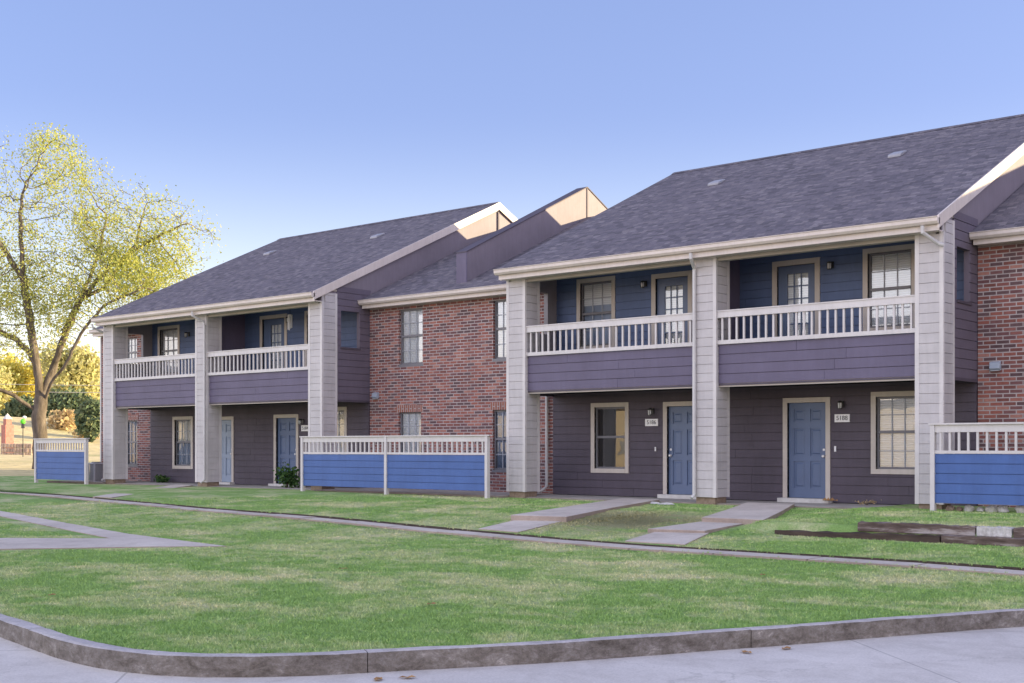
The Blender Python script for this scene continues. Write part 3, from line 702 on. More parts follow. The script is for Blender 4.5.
# ---- left block
XC,XD=-37.17,-26.2
colsL=[(-37.17,-36.60),(-32.05,-31.49),(-26.77,-26.2)]
block(XC,XD,colsL); bays(XC,XD,colsL)
lowL=[(-35.72,-34.79,.49,2.04),(-33.52,-32.60,-.02,2.0),(-30.38,-29.42,-.02,2.02),(-28.18,-27.25,.60,2.20)]
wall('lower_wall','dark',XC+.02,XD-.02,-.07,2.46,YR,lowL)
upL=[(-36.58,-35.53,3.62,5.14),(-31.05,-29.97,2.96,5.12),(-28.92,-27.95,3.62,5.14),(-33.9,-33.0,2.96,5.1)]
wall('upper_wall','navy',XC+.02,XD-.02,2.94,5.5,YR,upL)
window(*lowL[0],YR,blind='blindtan',covers=.48,label='left block ground floor window with warm upper sash reflection')
six_panel_door(*lowL[1],YR,label='pale blue panelled door partly behind the left block middle column',mat='paledoor'); six_panel_door(*lowL[2],YR,label='blue panelled door beside a low shrub and the blue fence')
window(*lowL[3],YR,blind='blindtan',covers=.48)
window(*upL[0],YR,blind='blind'); glass_door(-31.05,-29.97,2.96,5.12,YR,-30.72,-30.2,3.55,4.93); window(*upL[2],YR,blind='blind'); glass_door(-33.9,-33.0,2.96,5.1,YR,-33.7,-33.2,3.55,4.93)
lantern(-34.91,4.88); lantern(-29.70,5.04); lantern(-29.11,1.90)
numplate(-29.17,-28.80,1.60,1.78,'5184')
downspout([(-31.68,-.38,5.24),(-31.68,-.38,5.12),(-31.58,-.06,4.96),(-31.53,-.05,4.85),(-31.53,-.05,.12),(-31.62,-.12,.03)])
downspout([(-37.2,-.40,5.22),(-37.2,-.38,5.10),(-37.22,.05,4.95),(-37.22,.10,4.85),(-37.22,.10,.1),(-37.3,.02,.0)])
# chase on the lower roof
def zmid(y): return 5.33+SL*(min(y,2*RY-y)-1.42)
def mid_section(x0,x1,wins,left_end=False,roof_only=False):
    holes=[w[:4] for w in wins]
    m=MB(); backing(m,x0,x1,-.2,5.10,YB-.022,.14,holes); wl=m.build('brick_wall','brick',B)
    for (a,b,c,d,bl,lint) in wins:
        # brick reveal closed by the sash frame; blinds inside
        window(a,b,c,d,YB+.03,kind='plain',blind=bl,cols=2 if b-a<.7 else 3,rows=4)
        if lint:
            l=MB(); l.box(a-.08,b+.08,YB-.004,YB+.1,d,d+.2); l.build('lintel','soldier',B)
    rf=MB(); a=1.44
    xe0=x0-(.05 if left_end else -.003)
    rf.prism([(a,zmid(a)),(RY,zmid(RY)),(2*RY-a,zmid(a)),(2*RY-a,zmid(a)-.09),(RY,zmid(RY)-.09),(a,zmid(a)-.09)],xe0,x1-.004,'x'); rf.build('roof','shingle',B)
    dy=1.78
    gut=MB(); gut.prism([(y+dy,z-.015) for (y,z) in [(-.30,5.205),(-.385,5.205),(-.425,5.25),(-.43,5.315),(-.45,5.325),(-.45,5.335),(-.42,5.335),(-.415,5.32),(-.30,5.32)]],xe0,x1-.004,'x'); gut.build('gutter','eave',B)
    f=MB(); f.box(xe0+.03,x1-.004,dy-.298,dy-.27,5.09,5.22); f.box(xe0+.03,x1-.004,dy-.27,YB+.1,5.10,5.12); f.build('fascia','eave',B)
    bw=MB(); bw.box(x0+.01,x1-.01,2*RY-2.0,2*RY-1.9,-.1,5.0); 
    if left_end: bw.prism([(YB+.12,-.1),(2*RY-2.0,-.1),(2*RY-2.0,4.98),(RY,zmid(RY)-.1),(YB+.12,4.98)],x0+.01,x0+.13,'x')
    bw.build('rear_wall','brick',B)
    hl=MB(); hl.box(x0+.14,x1-.14,YB+.45,2*RY-2.05,-.1,4.9); hl.build('dark_core','hull',B)
    pt=MB(); pt.box(x0,x1,-.3,YB,-.3,-.06); pt.build('patio_slab','slab',B)
mid_section(-26.2,-19.47,[(-25.0,-24.08,3.45,5.0,'blind',0),(-25.02,-24.14,.55,2.10,'blind',1),(-21.48,-20.7,3.45,5.0,'blind',0),(-21.50,-20.7,.52,2.10,'curtain',1)])
mid_section(-40.25,-37.17,[(-38.75,-38.0,3.9,4.97,'blind',0),(-38.75,-37.98,.49,2.06,'curtain',1)],left_end=True)
mid_section(-8.74,3.2,[(-7.0,-6.1,3.45,5.0,'blind',0),(-7.0,-6.1,.55,2.10,'blind',1)])
rb=MB(); rb.box(-40.3,-40.23,YB-.02,YB+.1,-.2,5.09); rb.build('corner_board','pipe',B)
# wall packs
for (x,z) in ((-25.91,2.59),(-8.38,2.70)):
    m=MB(); m.prism([(YB-.0,z-.07),(YB-.06,z-.08),(YB-.12,z-.04),(YB-.10,z+.08),(YB-.0,z+.11)],x-.1,x+.1,'x'); o=m.build('wall_light','lampmetal',B,bevel=.01)
    g=MB(); g.box(x-.075,x+.075,YB-.105,YB-.02,z-.085,z-.078); g.build('lamp_glass','whiteplastic',o)
# tall firewall chase on the lower roof
def chase(xa,xb,full=True):
    def zt(y): return 6.43+.478*(min(y,2*RY-y-.08)-2.02)
    y0=2.02; pk=RY-.04; y1=2*pk-y0
    m=MB(); zb=4.6
    m.prism([(y0,zb),(y0,zt(y0)),(pk,zt(pk)),(y1,zt(y0)),(y1,zb)],xa,xb,'x'); o=m.build('chase_wall','gable',B)
    cp=MB()
    cp.prism([(y0-.03,zt(y0)-.015),(pk,zt(pk)),(pk,zt(pk)+.03),(y0-.03,zt(y0)+.016)],xa-.02,xb+.025,'x'); cp.prism([(pk,zt(pk)),(y1+.03,zt(y0)-.015),(y1+.03,zt(y0)+.016),(pk,zt(pk)+.03)],xa-.02,xb+.025,'x'); cp.build('coping','dark',o)
    bt=MB(); bt.box(xb+.002,xb+.02,pk-.03,pk+.03,7.4,zt(pk)-.02); bt.box(xa-.012,xa-.001,y0-.012,y0+.1,5.4,zt(y0)-.03); bt.build('peak_batten','dark',o)
    fr=MB(); fr.box(xa+.0,xb+.012,y0-.022,y0-.001,5.3,zt(y0)-.02); fr.build('front_board','purple',o)
chase(-22.96,-22.60)
# roof vents
for x in (-35.0,-29.5,-16.75,-11.85):
    y=5.3; z=zroof(y); m=MB(); m.prism([(y-.2,z-.09),(y-.2,z-.03),(y-.14,z+.015),(y+.16,z+.125),(y+.2,z+.09)],x-.16,x+.16,'x'); m.build('roof_vent','vent',B,bevel=.015)
# rest of the row, beyond the right of the photograph (its shadow falls on the lawn and the road)
for k in range(2):
    x0=3.2+k*17.3; m=MB(); m.box(x0,x0+11,1.8,2*RY,-.1,5.3); m.build('rear_wall','gable',B)
    rf=MB(); a=-.44; zt=zroof(a); rf.prism([(a,zt),(RY,zroof(RY)),(2*RY-a,zt),(2*RY-a,zt-.09),(a,zt-.09)],x0-.03,x0+11.02,'x'); rf.build('roof','shingle',B)
    fr=MB(); 
    for cx in (0,5.2,10.4): fr.box(x0+cx,x0+cx+.57,0,.56,-.3,5.12)
    fr.box(x0+.57,x0+10.4,.1,.2,2.45,3.35); fr.build('column','siding',B)
    m=MB(); m.box(x0+11,x0+17.3,YB,13,-.1,5.0); m.build('brick_wall','brick',B)
    rf=MB(); a=1.34; rf.prism([(a,zmid(a)),(RY,zmid(RY)),(2*RY-a,zmid(a)),(RY,zmid(RY)-.2)],x0+11.03,x0+17.15,'x'); rf.build('roof','shingle',B)
    chase(x0+14.2,x0+14.58)
# ------------------------------------------------------------------ fences
def fence(label,xa,xb,y,posts,zt,zp,zb,zg,nb):
    e=empty('patio_fence',((xa+xb)/2,y,zg)); tag(e,label,'fence','blue patio fences with white railings')
    for i,x in enumerate(posts):
        w=.042
        m=MB(); m.box(x-w,x+w,y-.055,y+.055,zg-.3,zt-.015); m.build('post','trim',e,bevel=.006)
    m=MB(); m.box(xa-.07,xb+.07,y-.07,y+.07,zt-.015,zt+.015); m.box(xa+.042,xb-.042,y-.03,y+.03,zt-.15,zt-.016); m.build('top_rail','trim',e)
    for a,b in zip(posts,posts[1:]):
        m=MB(); m.box(a+.042,b-.042,y-.035,y+.035,zp+.0,zp+.055); m.build('lower_rail','trim',e)
        n=max(3,int(round((b-a)/.172)))
        for i in range(n):
            xx=lerp(a+.06,b-.06,(i+.5)/n); q=MB(); q.box(xx-.02,xx+.02,y-.019,y+.019,zp+.055,zt-.15); q.build('baluster','trim',e)
        m=MB(); k=5; ph=(zp-zb)/k
        for j in range(k): m.box(a+.04,b-.04,y-.02,y+.005,zb+j*ph+.007,zb+(j+1)*ph-.007)
        m.box(a+.045,b-.045,y+.006,y+.03,zb+.02,zp-.01); m.build('board_panel','fence',e)
    m=MB()
    for x in posts: m.box(x-.12,x+.12,y+.1,y+.3,zg-.2,zg+.05)
    return e
fence('wide blue fence with white balusters in front of the middle brick wall',-26.3,-19.53,-.6,[-26.3,-23.02,-19.57],1.40,.93,.055,-.13,34)
fence('bright blue fence with white balusters beside the rightmost column',-8.70,-2.1,-.6,[-8.70,-5.4,-2.1],1.54,1.0,.09,-.08,34)
fence('short blue fence with white balusters at the far left end of the row',-40.42,-37.2,-.6,[-40.42,-37.22],1.40,.97,.0,-.24,18)
rt=MB(); 
# ------------------------------------------------------------------ small things
def ac(x,y,z,label,s=.42,hh=.78):
    e=empty('air_conditioner',(x,y,z)); tag(e,label,'air conditioner')
    m=MB(); m.box(x-s,x+s,y-s,y+s,z,z+.08); m.box(x-s,x+s,y-s,y+s,z+hh-.06,z+hh)
    for sx in (-1,1):
        for sy in (-1,1): m.box(x+sx*s,x+sx*(s-.05),y+sy*s,y+sy*(s-.05),z+.08,z+hh-.06)
    m.build('casing','acmetal',e,bevel=.01)
    g=MB(); zz=z+.1
    while zz<z+hh-.08: g.box(x-s+.02,x+s-.02,y-s+.02,y+s-.02,zz,zz+.018); zz+=.035
    g.build('grille','acmetal',e); c=MB(); c.box(x-s+.06,x+s-.06,y-s+.06,y+s-.06,z+.08,z+hh-.06); c.build('coil','grille',e)
    f=MB(); f.tube([(x,y,z+hh),(x,y,z+hh+.03)],[s*.8,s*.72],16); f.build('fan_guard','grille',e)
ac(-38.5,.55,-.22,'pale grey condenser unit between the short blue fence and the corner downspout',.21,.80)
def rock(name,x,y,z,r,mat,label,cat,grp=None,seed=0):
    m=MB(); m.blob((x,y,z+r[2]*.6),r,seed,.22); o=m.build(name,mat,smooth=False,loc=(x,y,z)); tag(o,label,cat,grp); return o
rk=[(-8.45,.085,'brown',"brownish round stone nearest the white post under the right blue fence"),(-8.28,.07,'brown',"small brown stone second from the post under the right blue fence"),(-8.12,.10,'pale',"flat pinkish pale stone under the right blue fence"),(-7.90,.07,'pale','small grey white stone in the middle of the row under the right fence'),(-7.72,.11,'pale','white lumpy stone under the right blue fence, left of its twin'),(-7.5,.11,'pale','bright white pointed stone under the right blue fence'),(-7.18,.12,'pale','large pale stone farthest right under the right blue fence')]
for i,(x,r,k,l) in enumerate(rk): rock('stone',x,-.42,-.05,(r,r*.8,r*.75),'stone' if k=='pale' else 'darkstone',l,'stone','stones under the right fence',i)
for i,(x,y,l) in enumerate(((-14.95,-.45,'left broken piece of concrete lying in front of the blue door step'),(-14.55,-.5,'right broken piece of concrete lying beside the middle column foot'))):
    m=MB(); m.blob((x,y,h(x,y)+.01),(.19,.12,.045),i+20,.25,4,7); o=m.build('concrete_piece','stone',loc=(x,y,h(x,y))); tag(o,l,'stone','broken concrete by the door')
def timber(x0,x1,ya,yb,z0a,z0b,hh,mat,label,w=.15):
    cx=(x0+x1)/2; m=MB(); n=22
    rg=random.Random(label); vs=[]
    for i in range(n+1):
        t=i/n; x=lerp(x0,x1,t); y=lerp(ya,yb,t); z=lerp(z0a,z0b,t)
        for (dy,dz) in ((-w/2,0),(w/2,0),(w/2,hh),(-w/2,hh)): vs.append((x,y+dy+rg.uniform(-.010,.010),z+dz+(rg.uniform(-.014,.010) if dz else 0)))
    fs=[(i*4+j,i*4+(j+1)%4,(i+1)*4+(j+1)%4,(i+1)*4+j) for i in range(n) for j in range(4)]+[(0,1,2,3),(n*4,n*4+1,n*4+2,n*4+3)]
    m.add(vs,fs); o=m.build('landscape_timber',mat,loc=(cx,(ya+yb)/2,(z0a+z0b)/2),bevel=.012); tag(o,label,'timber','old timbers edging the raised bed'); return o
timber(-9.75,-7.02,-4.63,-4.60,-.385,-.35,.145,'darktimber','long dark timber at the bottom left of the low bed edge')
timber(-7.0,-4.1,-4.60,-4.58,-.345,-.345,.15,'timber','split weathered timber at the bottom right of the low bed edge')
timber(-8.38,-6.55,-4.47,-4.44,-.205,-.205,.15,'timber','grey and brown weathered timber on top of the dark one')
timber(-6.53,-6.02,-4.45,-4.44,-.20,-.20,.145,'stone','pale bleached short timber on the top course of the bed edge')
timber(-6.0,-3.6,-4.44,-4.42,-.20,-.20,.15,'timber','timber farthest right on the top course of the bed edge')
# wind chime
e=empty('wind_chime',(-29.0,1.2,5.5)); tag(e,'white wind chime hanging from the left block balcony ceiling','wind chime')
m=MB(); m.tube([(-29.0,1.2,5.5),(-29.0,1.2,5.08)],.006,5); m.build('cord','ink',e)
m=MB(); m.tube([(-29.0,1.2,5.09),(-29.0,1.2,5.05)],.07,10); m.build('disc','whiteplastic',e)
for k in range(6):
    a=k*math.pi/3; m=MB(); m.tube([(-29.0+.055*math.cos(a),1.2+.055*math.sin(a),5.05),(-29.0+.055*math.cos(a),1.2+.055*math.sin(a),4.72-.02*k)],.018,6); m.build('pipe','whiteplastic',e)
# shrubs
def leaves_mesh(pts,size,mat,name,parent=None,loc=(0,0,0),aspect=1.7,up=0.0):
    pts=np.asarray(pts,float); n=len(pts)
    a=RNG.normal(size=(n,3)); a/=np.linalg.norm(a,axis=1)[:,None]; b=RNG.normal(size=(n,3)); b[:,2]+=up
    b-= (a*b).sum(1)[:,None]*a; b/=np.linalg.norm(b,axis=1)[:,None]
    s=size*RNG.uniform(.6,1.35,size=(n,1)); a2=a*s*.5*aspect; b2=b*s*.5
    o0=np.array(WL[parent.name]) if parent is not None else np.array(loc)
    V=np.stack([pts-a2,pts-b2,pts+a2,pts+b2],1).reshape(-1,3)-o0
    me=bpy.data.meshes.new(name); me.vertices.add(4*n); me.vertices.foreach_set('co',V.astype(np.float32).ravel())
    me.loops.add(4*n); me.loops.foreach_set('vertex_index',np.arange(4*n)); me.polygons.add(n); me.polygons.foreach_set('loop_start',np.arange(n)*4); me.polygons.foreach_set('loop_total',np.full(n,4)); me.update(calc_edges=True); me.validate()
    me.materials.append(M[mat]); ob=bpy.data.objects.new(name,me); C.objects.link(ob)
    if parent is not None: ob.parent=parent; WL[ob.name]=WL[parent.name]
    else: ob.location=loc; WL[ob.name]=tuple(loc)
    return ob
def shrub(x,y,z,rx,ry,rz,n,label,mat='leafshrub',size=.07,cat='shrub'):
    e=empty('shrub',(x,y,z)); tag(e,label,cat)
    m=MB(); P=[]
    for k in range(9):
        a=random.uniform(0,6.28); r=random.uniform(.2,.85); q=(x+rx*r*math.cos(a),y+ry*r*math.sin(a),z+rz*random.uniform(.6,1.0)); m.tube([(x,y,z-.03),((x*2+q[0])/3,(y*2+q[1])/3,z+rz*.4),q],[.012,.009,.004],5)
        for j in range(n//9): 
            d=RNG.normal(size=3)*.32; P.append((q[0]+d[0]*rx,q[1]+d[1]*ry,max(z+.01,q[2]-.1*rz+d[2]*rz)))
    m.build('stems','bark',e); leaves_mesh(P,size,mat,'foliage',e)
shrub(-28.6,.75,-.06,.42,.3,.42,520,'low leafy green shrub beside the blue door and the wide fence')
shrub(-35.9,1.45,-.05,.34,.18,.16,150,'dark scrubby weeds at the corner below the left ground floor window')
shrub(-10.9,1.45,-.08,.22,.1,.09,60,'dry brown weeds on the porch edge under the right window','leaftan',.03,'weeds')
# grass -------------------------------------------------------------
def in_region(x,y):
    return True
pts=[];
def inside_lawn(x,y):
    # lawn side of the curb : find nearest curb sample, check side by fan mapping
    i=int(((CA-np.array((x,y)))**2).sum(1).argmin()); a=CA[max(i-1,0)]; b=CA[min(i+1,len(CA)-1)]
    d=b-a; return (d[0]*(y-a[1])-d[1]*(x-a[0]))<0
PATHS=[[(-16.1,-10.85),(-19.57,-10.36),(-27.95,-8.42),(-38,-6.2),(-38,-7.1),(-27.6,-9.4),(-19.2,-11.35),(-16.95,-11.8)],[(-18.4,-10.8),(-20.57,-12.27),(-24.6,-15.9),(-20.5,-16.15),(-18.21,-13.5),(-16.9,-11.75)],
 [(-14.45,-7.3),(-13.4,-7.3),(-13.6,-5.4),(-14.9,-1),(-15.1,.1),(-16.15,.1),(-15.6,-1.6),(-14.6,-5.6)],[(-11.1,-7.7),(-10.0,-7.7),(-10.5,-5.5),(-10.35,-3.95),(-11.85,.1),(-12.95,.1),(-11.6,-4.0),(-11.5,-5.8)],[(-29.6,-5.2),(-28.7,-5.2),(-32.2,.1),(-33.2,.1)]]
def pip(x,y,P):
    c=False; j=len(P)-1
    for i in range(len(P)):
        if (P[i][1]>y)!=(P[j][1]>y) and x<(P[j][0]-P[i][0])*(y-P[i][1])/(P[j][1]-P[i][1])+P[i][0]: c=not c
        j=i
    return c
cs,sn=math.cos(R(40)),math.sin(R(40))
tries=0; cand=[]
N_T=80000
while len(cand)<N_T and tries<900000:
    tries+=1
    # sample by depth along the view for even cover in the picture
    D=6.3*math.exp(random.random()*1.62); l=random.uniform(-.47,.47)*D
    x=-D*sn+l*cs; y=-23+D*cs+l*sn
    if y>-.15 or y<-17.9 or x<-45: continue
    yw=walkY(x)
    if yw+.02<y<yw+WW: continue
    if -4.7<y<-4.36 and x>-9.9: continue
    if any(pip(x,y,P) for P in PATHS): continue
    if y<-7.9 and not inside_lawn(x,y): continue
    if y<-8.5 and curbdist(x,y)<.06: continue
    cand.append((x,y,D))
V=[];
P=np.array(cand); Z=np.array([h(x,y) for x,y,_ in cand])
nb=6; n=len(P); K=n*nb
bx=np.repeat(P[:,0],nb)+RNG.normal(0,.022,K); by=np.repeat(P[:,1],nb)+RNG.normal(0,.022,K); bz=np.repeat(Z,nb)-.012
DD=np.repeat(P[:,2],nb); ang=RNG.uniform(0,6.283,K); wd=.0028+.00030*DD; hh=RNG.uniform(.014,.042,K); lean=RNG.normal(0,.6,(K,2))*hh[:,None]
v0=np.stack([bx-np.cos(ang)*wd,by-np.sin(ang)*wd,bz],1); v1=np.stack([bx+np.cos(ang)*wd,by+np.sin(ang)*wd,bz],1); v2=np.stack([bx+lean[:,0],by+lean[:,1],bz+hh],1)
VV=np.stack([v0,v1,v2],1).reshape(-1,3)
me=bpy.data.meshes.new('grass'); me.vertices.add(3*K); me.vertices.foreach_set('co',VV.astype(np.float32).ravel()); me.loops.add(3*K); me.loops.foreach_set('vertex_index',np.arange(3*K)); me.polygons.add(K); me.polygons.foreach_set('loop_start',np.arange(K)*3); me.polygons.foreach_set('loop_total',np.full(K,3)); me.update(calc_edges=True)
me.materials.append(M['blade']); gr=bpy.data.objects.new('grass',me); C.objects.link(gr); tag(gr,'short mown green lawn grass with straw coloured patches','grass',kind='stuff')
# fallen leaves
lf=[(-6.72,-16.55,-.62,'curled brown leaf against the foot of the curb, left of centre'),(-6.6,-16.36,-.62,'small brown leaf touching the curb foot beside the curled one'),(-5.22,-13.7,-.62,'brown leaf in the gutter right of centre'),(-5.05,-13.3,-.62,'dry leaf farther right in the gutter'),(-8.6,-14.0,None,'single brown leaf on the lawn behind the curb bend'),(-11.9,-12.2,None,'small brown leaf on the lawn in the left middle'),(-7.3,-9.6,None,'brown leaf on the lawn near the front walk'),(-12.3,-16.0,None,'brown leaf on the lawn at the far left front')]
for i,(x,y,z,l) in enumerate(lf):
    z=h(x,y)+.03 if z is None else z; rg=random.Random(i); m=MB(); a=rg.uniform(0,6.28); L=.07; W=.035
    ring=[(-1,0,.2),(-.5,.7,.5),(0,1,.1),(.5,.6,.6),(1,0,.2),(.5,-.7,.4),(0,-1,.2),(-.5,-.6,.5)]
    vs=[(x+(u*L*math.cos(a)-v*W*math.sin(a)),y+(u*L*math.sin(a)+v*W*math.cos(a)),z+w*.03) for u,v,w in ring]+[(x,y,z+.006)]
    m.add(vs,[(j,(j+1)%8,8) for j in range(8)]); o=m.build('fallen_leaf','deadleaf',loc=(x,y,z),recalc=False); tag(o,l,'leaf','dry leaves fallen on lawn and road')
x,y,z=-11.7,1.45,-.03
m=MB(); 
for i in range(14):
    a=random.uniform(0,6.28); px,py=x+random.gauss(0,.09),y+random.gauss(0,.06); L=.06; m.add([(px-L*math.cos(a),py-L*math.sin(a),z+.01),(px+.03*math.sin(a),py-.03*math.cos(a),z+.03+.004*i),(px+L*math.cos(a),py+L*math.sin(a),z+.015),(px-.03*math.sin(a),py+.03*math.cos(a),z+.02)],[(0,1,2,3)])
o=m.build('leaf_pile','deadleaf',loc=(x,y,z),recalc=False); tag(o,'little heap of brown leaves beside the blue door step','leaves')
# ------------------------------------------------------------------ trees
def grow(seeds,attr,step=.3,infl=3.0,kill=.5,iters=90,maxn=7000):
    nodes=[];par=[]
    for pl in seeds:
        prev=None
        # attach to the nearest existing node
        st=Vector(pl[0])
        if nodes:
            A=np.array(nodes); prev=int(((A-np.array(pl[0]))**2).sum(1).argmin())
        else: nodes.append(tuple(pl[0])); par.append(-1); prev=0
        for a,b in zip(pl,pl[1:]):
            a=Vector(a);b=Vector(b); k=max(1,int((b-a).length/step))
            for j in range(1,k+1):
                q=a.lerp(b,j/k)+Vector([random.gauss(0,.02*step/.3) for _ in range(3)]); nodes.append(tuple(q)); par.append(prev); prev=len(nodes)-1
    A=np.array(attr)
    N=np.array(nodes)
    d2=((A[:,None,:]-N[None])**2).sum(2); near=d2.argmin(1); nd2=d2[np.arange(len(A)),near]
    for it in range(iters):
        act=nd2<infl*infl
        if not act.any() or len(nodes)>maxn: break
        new=[];np_=[]
        for ni in np.unique(near[act]):
            s=A[act&(near==ni)]-np.array(nodes[ni]); s/=np.linalg.norm(s,axis=1)[:,None]+1e-9; v=s.mean(0)+RNG.normal(0,.12,3); v/=np.linalg.norm(v)+1e-9
            q=np.array(nodes[ni])+v*step; new.append(q); np_.append(int(ni))
        base=len(nodes); nodes+= [tuple(q) for q in new]; par+=np_
        NN=np.array(new); d=((A[:,None,:]-NN[None])**2).sum(2); k=d.argmin(1); dm=d[np.arange(len(A)),k]; up=dm<nd2; near[up]=base+k[up]; nd2=np.minimum(nd2,dm)
        keep=nd2>kill*kill; A=A[keep];near=near[keep];nd2=nd2[keep]
        if len(A)==0: break
    return nodes,par
def tree_mesh(nodes,par,r0,tip=.012,expn=2.3,minr=0):
    n=len(nodes); ch=[[] for _ in range(n)]
    for i,p in enumerate(par):
        if p>=0: ch[p].append(i)
    load=[0.0]*n
    for i in range(n-1,-1,-1):
        load[i]=max(1.0,sum(load[c] for c in ch[i]))
    rad=[max(tip,r0*(l/load[0])**(1/expn)) for l in load]
    m=MB(); stack=[(0,-1)]
    while stack:
        i,p=stack.pop(); path=[nodes[p]] if p>=0 else []; rr=[min(rad[p],rad[i]*1.25)] if p>=0 else []
        cur=i
        while True:
            path.append(nodes[cur]); rr.append(rad[cur])
            if not ch[cur]: break
            cs_=sorted(ch[cur],key=lambda c:-load[c]); 
            for c in cs_[1:]: stack.append((c,cur))
            cur=cs_[0]
        if len(path)>1: m.tube(path,rr,9 if rr[0]>.12 else (5 if rr[0]>.03 else 3),cap=False)
    tips=[i for i in range(n) if load[i]<=6]
    return m,tips,rad
def envelope(ells,n):
    out=[]; vol=[e[3]*e[4]*e[5] for e in ells]; vt=sum(vol)
    while len(out)<n:
        e=random.choices(ells,vol)[0]; d=RNG.normal(size=3); d/=np.linalg.norm(d); r=RNG.uniform(0,1)**(1/2.4)
        out.append((e[0]+d[0]*e[3]*r,e[1]+d[1]*e[4]*r,e[2]+d[2]*e[5]*r))
    return out
# main tree, local frame: a = across (parallel to the picture), b = away
TB=Vector((-51.28,5.6,.12)); ax=Vector((cs,sn,0)); bx_=Vector((-sn,cs,0)); up=Vector((0,0,1))
def T(px,py,dep=0): return tuple(TB+ax*((px-40)/22.5)+up*((468-py)/22.5+.0)+bx_*dep)
def TE(px,py,dep,rx,rz,rd): c=T(px,py,dep); return (c[0],c[1],c[2],rx/22.5,rd,rz/22.5)
seeds=[[T(40,474),T(40,440),T(39,415),T(41,396)],
 [T(39,412),T(30,403,-.3),T(14,391,-.8),T(-6,384,-1.2),T(-40,372,-1.8),T(-75,350,-2.2)],
 [T(40,398),T(35,372,.4),T(22,350,.9),T(5,336,1.3),T(-25,322,1.8),T(-60,290,2)],
 [T(40,397),T(38,365,-.1),T(33,325,-.3),T(28,280,-.5),T(26,240,-.6),T(27,195,-.6)],
 [T(42,396),T(49,365,.6),T(56,335,1.0),T(68,298,1.4),T(84,250,1.8),T(92,205,2)],
 [T(44,402),T(54,383,-.4),T(70,368,-.8),T(80,352,-1.0),T(97,325,-1.3),T(118,308,-1.7),T(150,296,-2)],
 [T(49,365,.6),T(62,335,.2),T(80,300,-.2),T(112,268,-.4),T(150,243,-.5),T(190,224,-.6)],
 [T(80,300,-.2),T(100,285,.5),T(128,240,1),T(138,205,1)],
 [T(28,280,-.5),T(12,250,-1),T(-10,215,-1.5),T(-30,180,-2)]]
ells=[TE(45,178,0,58,50,3.0),TE(85,225,.5,52,48,3.2),TE(140,228,0,58,48,3.0),TE(178,235,0,34,34,2.2),TE(110,290,0,75,50,3.8),TE(30,270,0,80,70,4),TE(-50,240,0,70,75,4),TE(-60,330,0,75,50,3.5),TE(150,285,-1,60,28,2.5),TE(5,330,0,60,35,3.4)]
attr=envelope(ells,4300)
nodes,par=grow(seeds,attr,.28,3.2,.36,110,17000)
mt,tips,rad=tree_mesh(nodes,par,.31,.008,1.95)
e=empty('shade_tree',tuple(TB)); tag(e,'large spreading tree with sparse yellow green leaves behind the short blue fence','tree')
mt.build('trunk','bark',e,smooth=True)
NA=np.array(nodes); LP=[]
cl=[(T(60,160),1.6),(T(95,235),1.4),(T(165,268,-.5),1.7),(T(140,280,-1),1.5),(T(120,262),1.2),(T(20,290),1.5),(T(60,300),1.2)]
for i in tips:
    p=NA[i]; dens=1.6
    for (c,r) in cl:
        if np.linalg.norm(p-np.array(c))<r: dens+=5
    k=RNG.poisson(dens*5.6)
    for _ in range(k): LP.append(p+RNG.normal(0,.24,3))
leaves_mesh(LP,.064,'leafy','crown',e)
print('tree nodes',len(nodes),'leaves',len(LP))
def at(x,D,z):
    l=(x-512)/1239*D; return Vector((-D*sn+l*cs,-23+D*cs+l*sn,z))
def bgtree(px,D,ztop,rpx,mat,label,nleaf,size,seed,zlow=1.5,name='tree',grp=None,ratio=1.0,trunk=.2):
    z0=None; p=at(px,D,0); z0=h(p.x,p.y)-.1; sc=1239/D; r=rpx/sc; base=(p.x,p.y,z0)
    e=empty(name,base); tag(e,label,'tree',grp)
    H=ztop-z0; zc=z0+zlow+(H-zlow)*.5; rz=(H-zlow)*.5
    rg=random.Random(seed); ell=[]
    for k in range(6):
        a=rg.uniform(0,6.28); q=rg.uniform(.15,.6); ell.append((p.x+r*q*math.cos(a),p.y+r*q*math.sin(a),zc+rz*rg.uniform(-.5,.5),r*rg.uniform(.45,.65),r*.6,rz*rg.uniform(.4,.55)))
    A=envelope(ell,420)
    sd=[[base,(p.x+.1,p.y,z0+max(1.0,zlow)),(p.x,p.y+.1,zc)]]
    nd_,pr_=grow(sd,A,r*.1+.1,r*2.2,r*.13+.1,45,1800); mm,tp,_=tree_mesh(nd_,pr_,trunk,.015,2.3); mm.build('trunk','bark',e,smooth=True)
    Q=np.array(nd_)[tp]; k=max(1,nleaf//max(1,len(Q))); L=np.repeat(Q,k,0)+RNG.normal(0,r*.10+.08,(len(Q)*k,3)); leaves_mesh(L,size,mat,'crown',e)
    return e
bgtree(68,140,7.9,22,'leafdark','dark evergreen tree on top of the bank right of the big trunk',7000,.3,1,.3)
bgtree(90,104,6.0,13,'leafdark','dark evergreen tree right against the corner of the building',6500,.24,2,.5)
bgtree(52,142,6.6,10,'leafdark','small dark bushy tree on the bank directly right of the big trunk',3500,.3,3,.3)
bgtree(18,142,7.4,20,'leafdark','dull green tree on the bank behind the red pier',5500,.3,4,.3)
bgtree(76,165,15.5,36,'leafpale','pale golden tree behind the big trunk, glow put into its leaf colour',9000,.36,5,3,trunk=.3)
bgtree(22,170,14.5,40,'leafyellow','bright golden tree left of the big trunk in the distance',8000,.38,6,3,trunk=.3)
bgtree(-14,150,11.5,26,'leafpale','pale green tree at the left edge of the picture',5000,.36,7,1.0)
bgtree(100,190,16,34,'leafpale','pale tree far behind the building corner, haze put into its leaf colour',5500,.42,8,2)
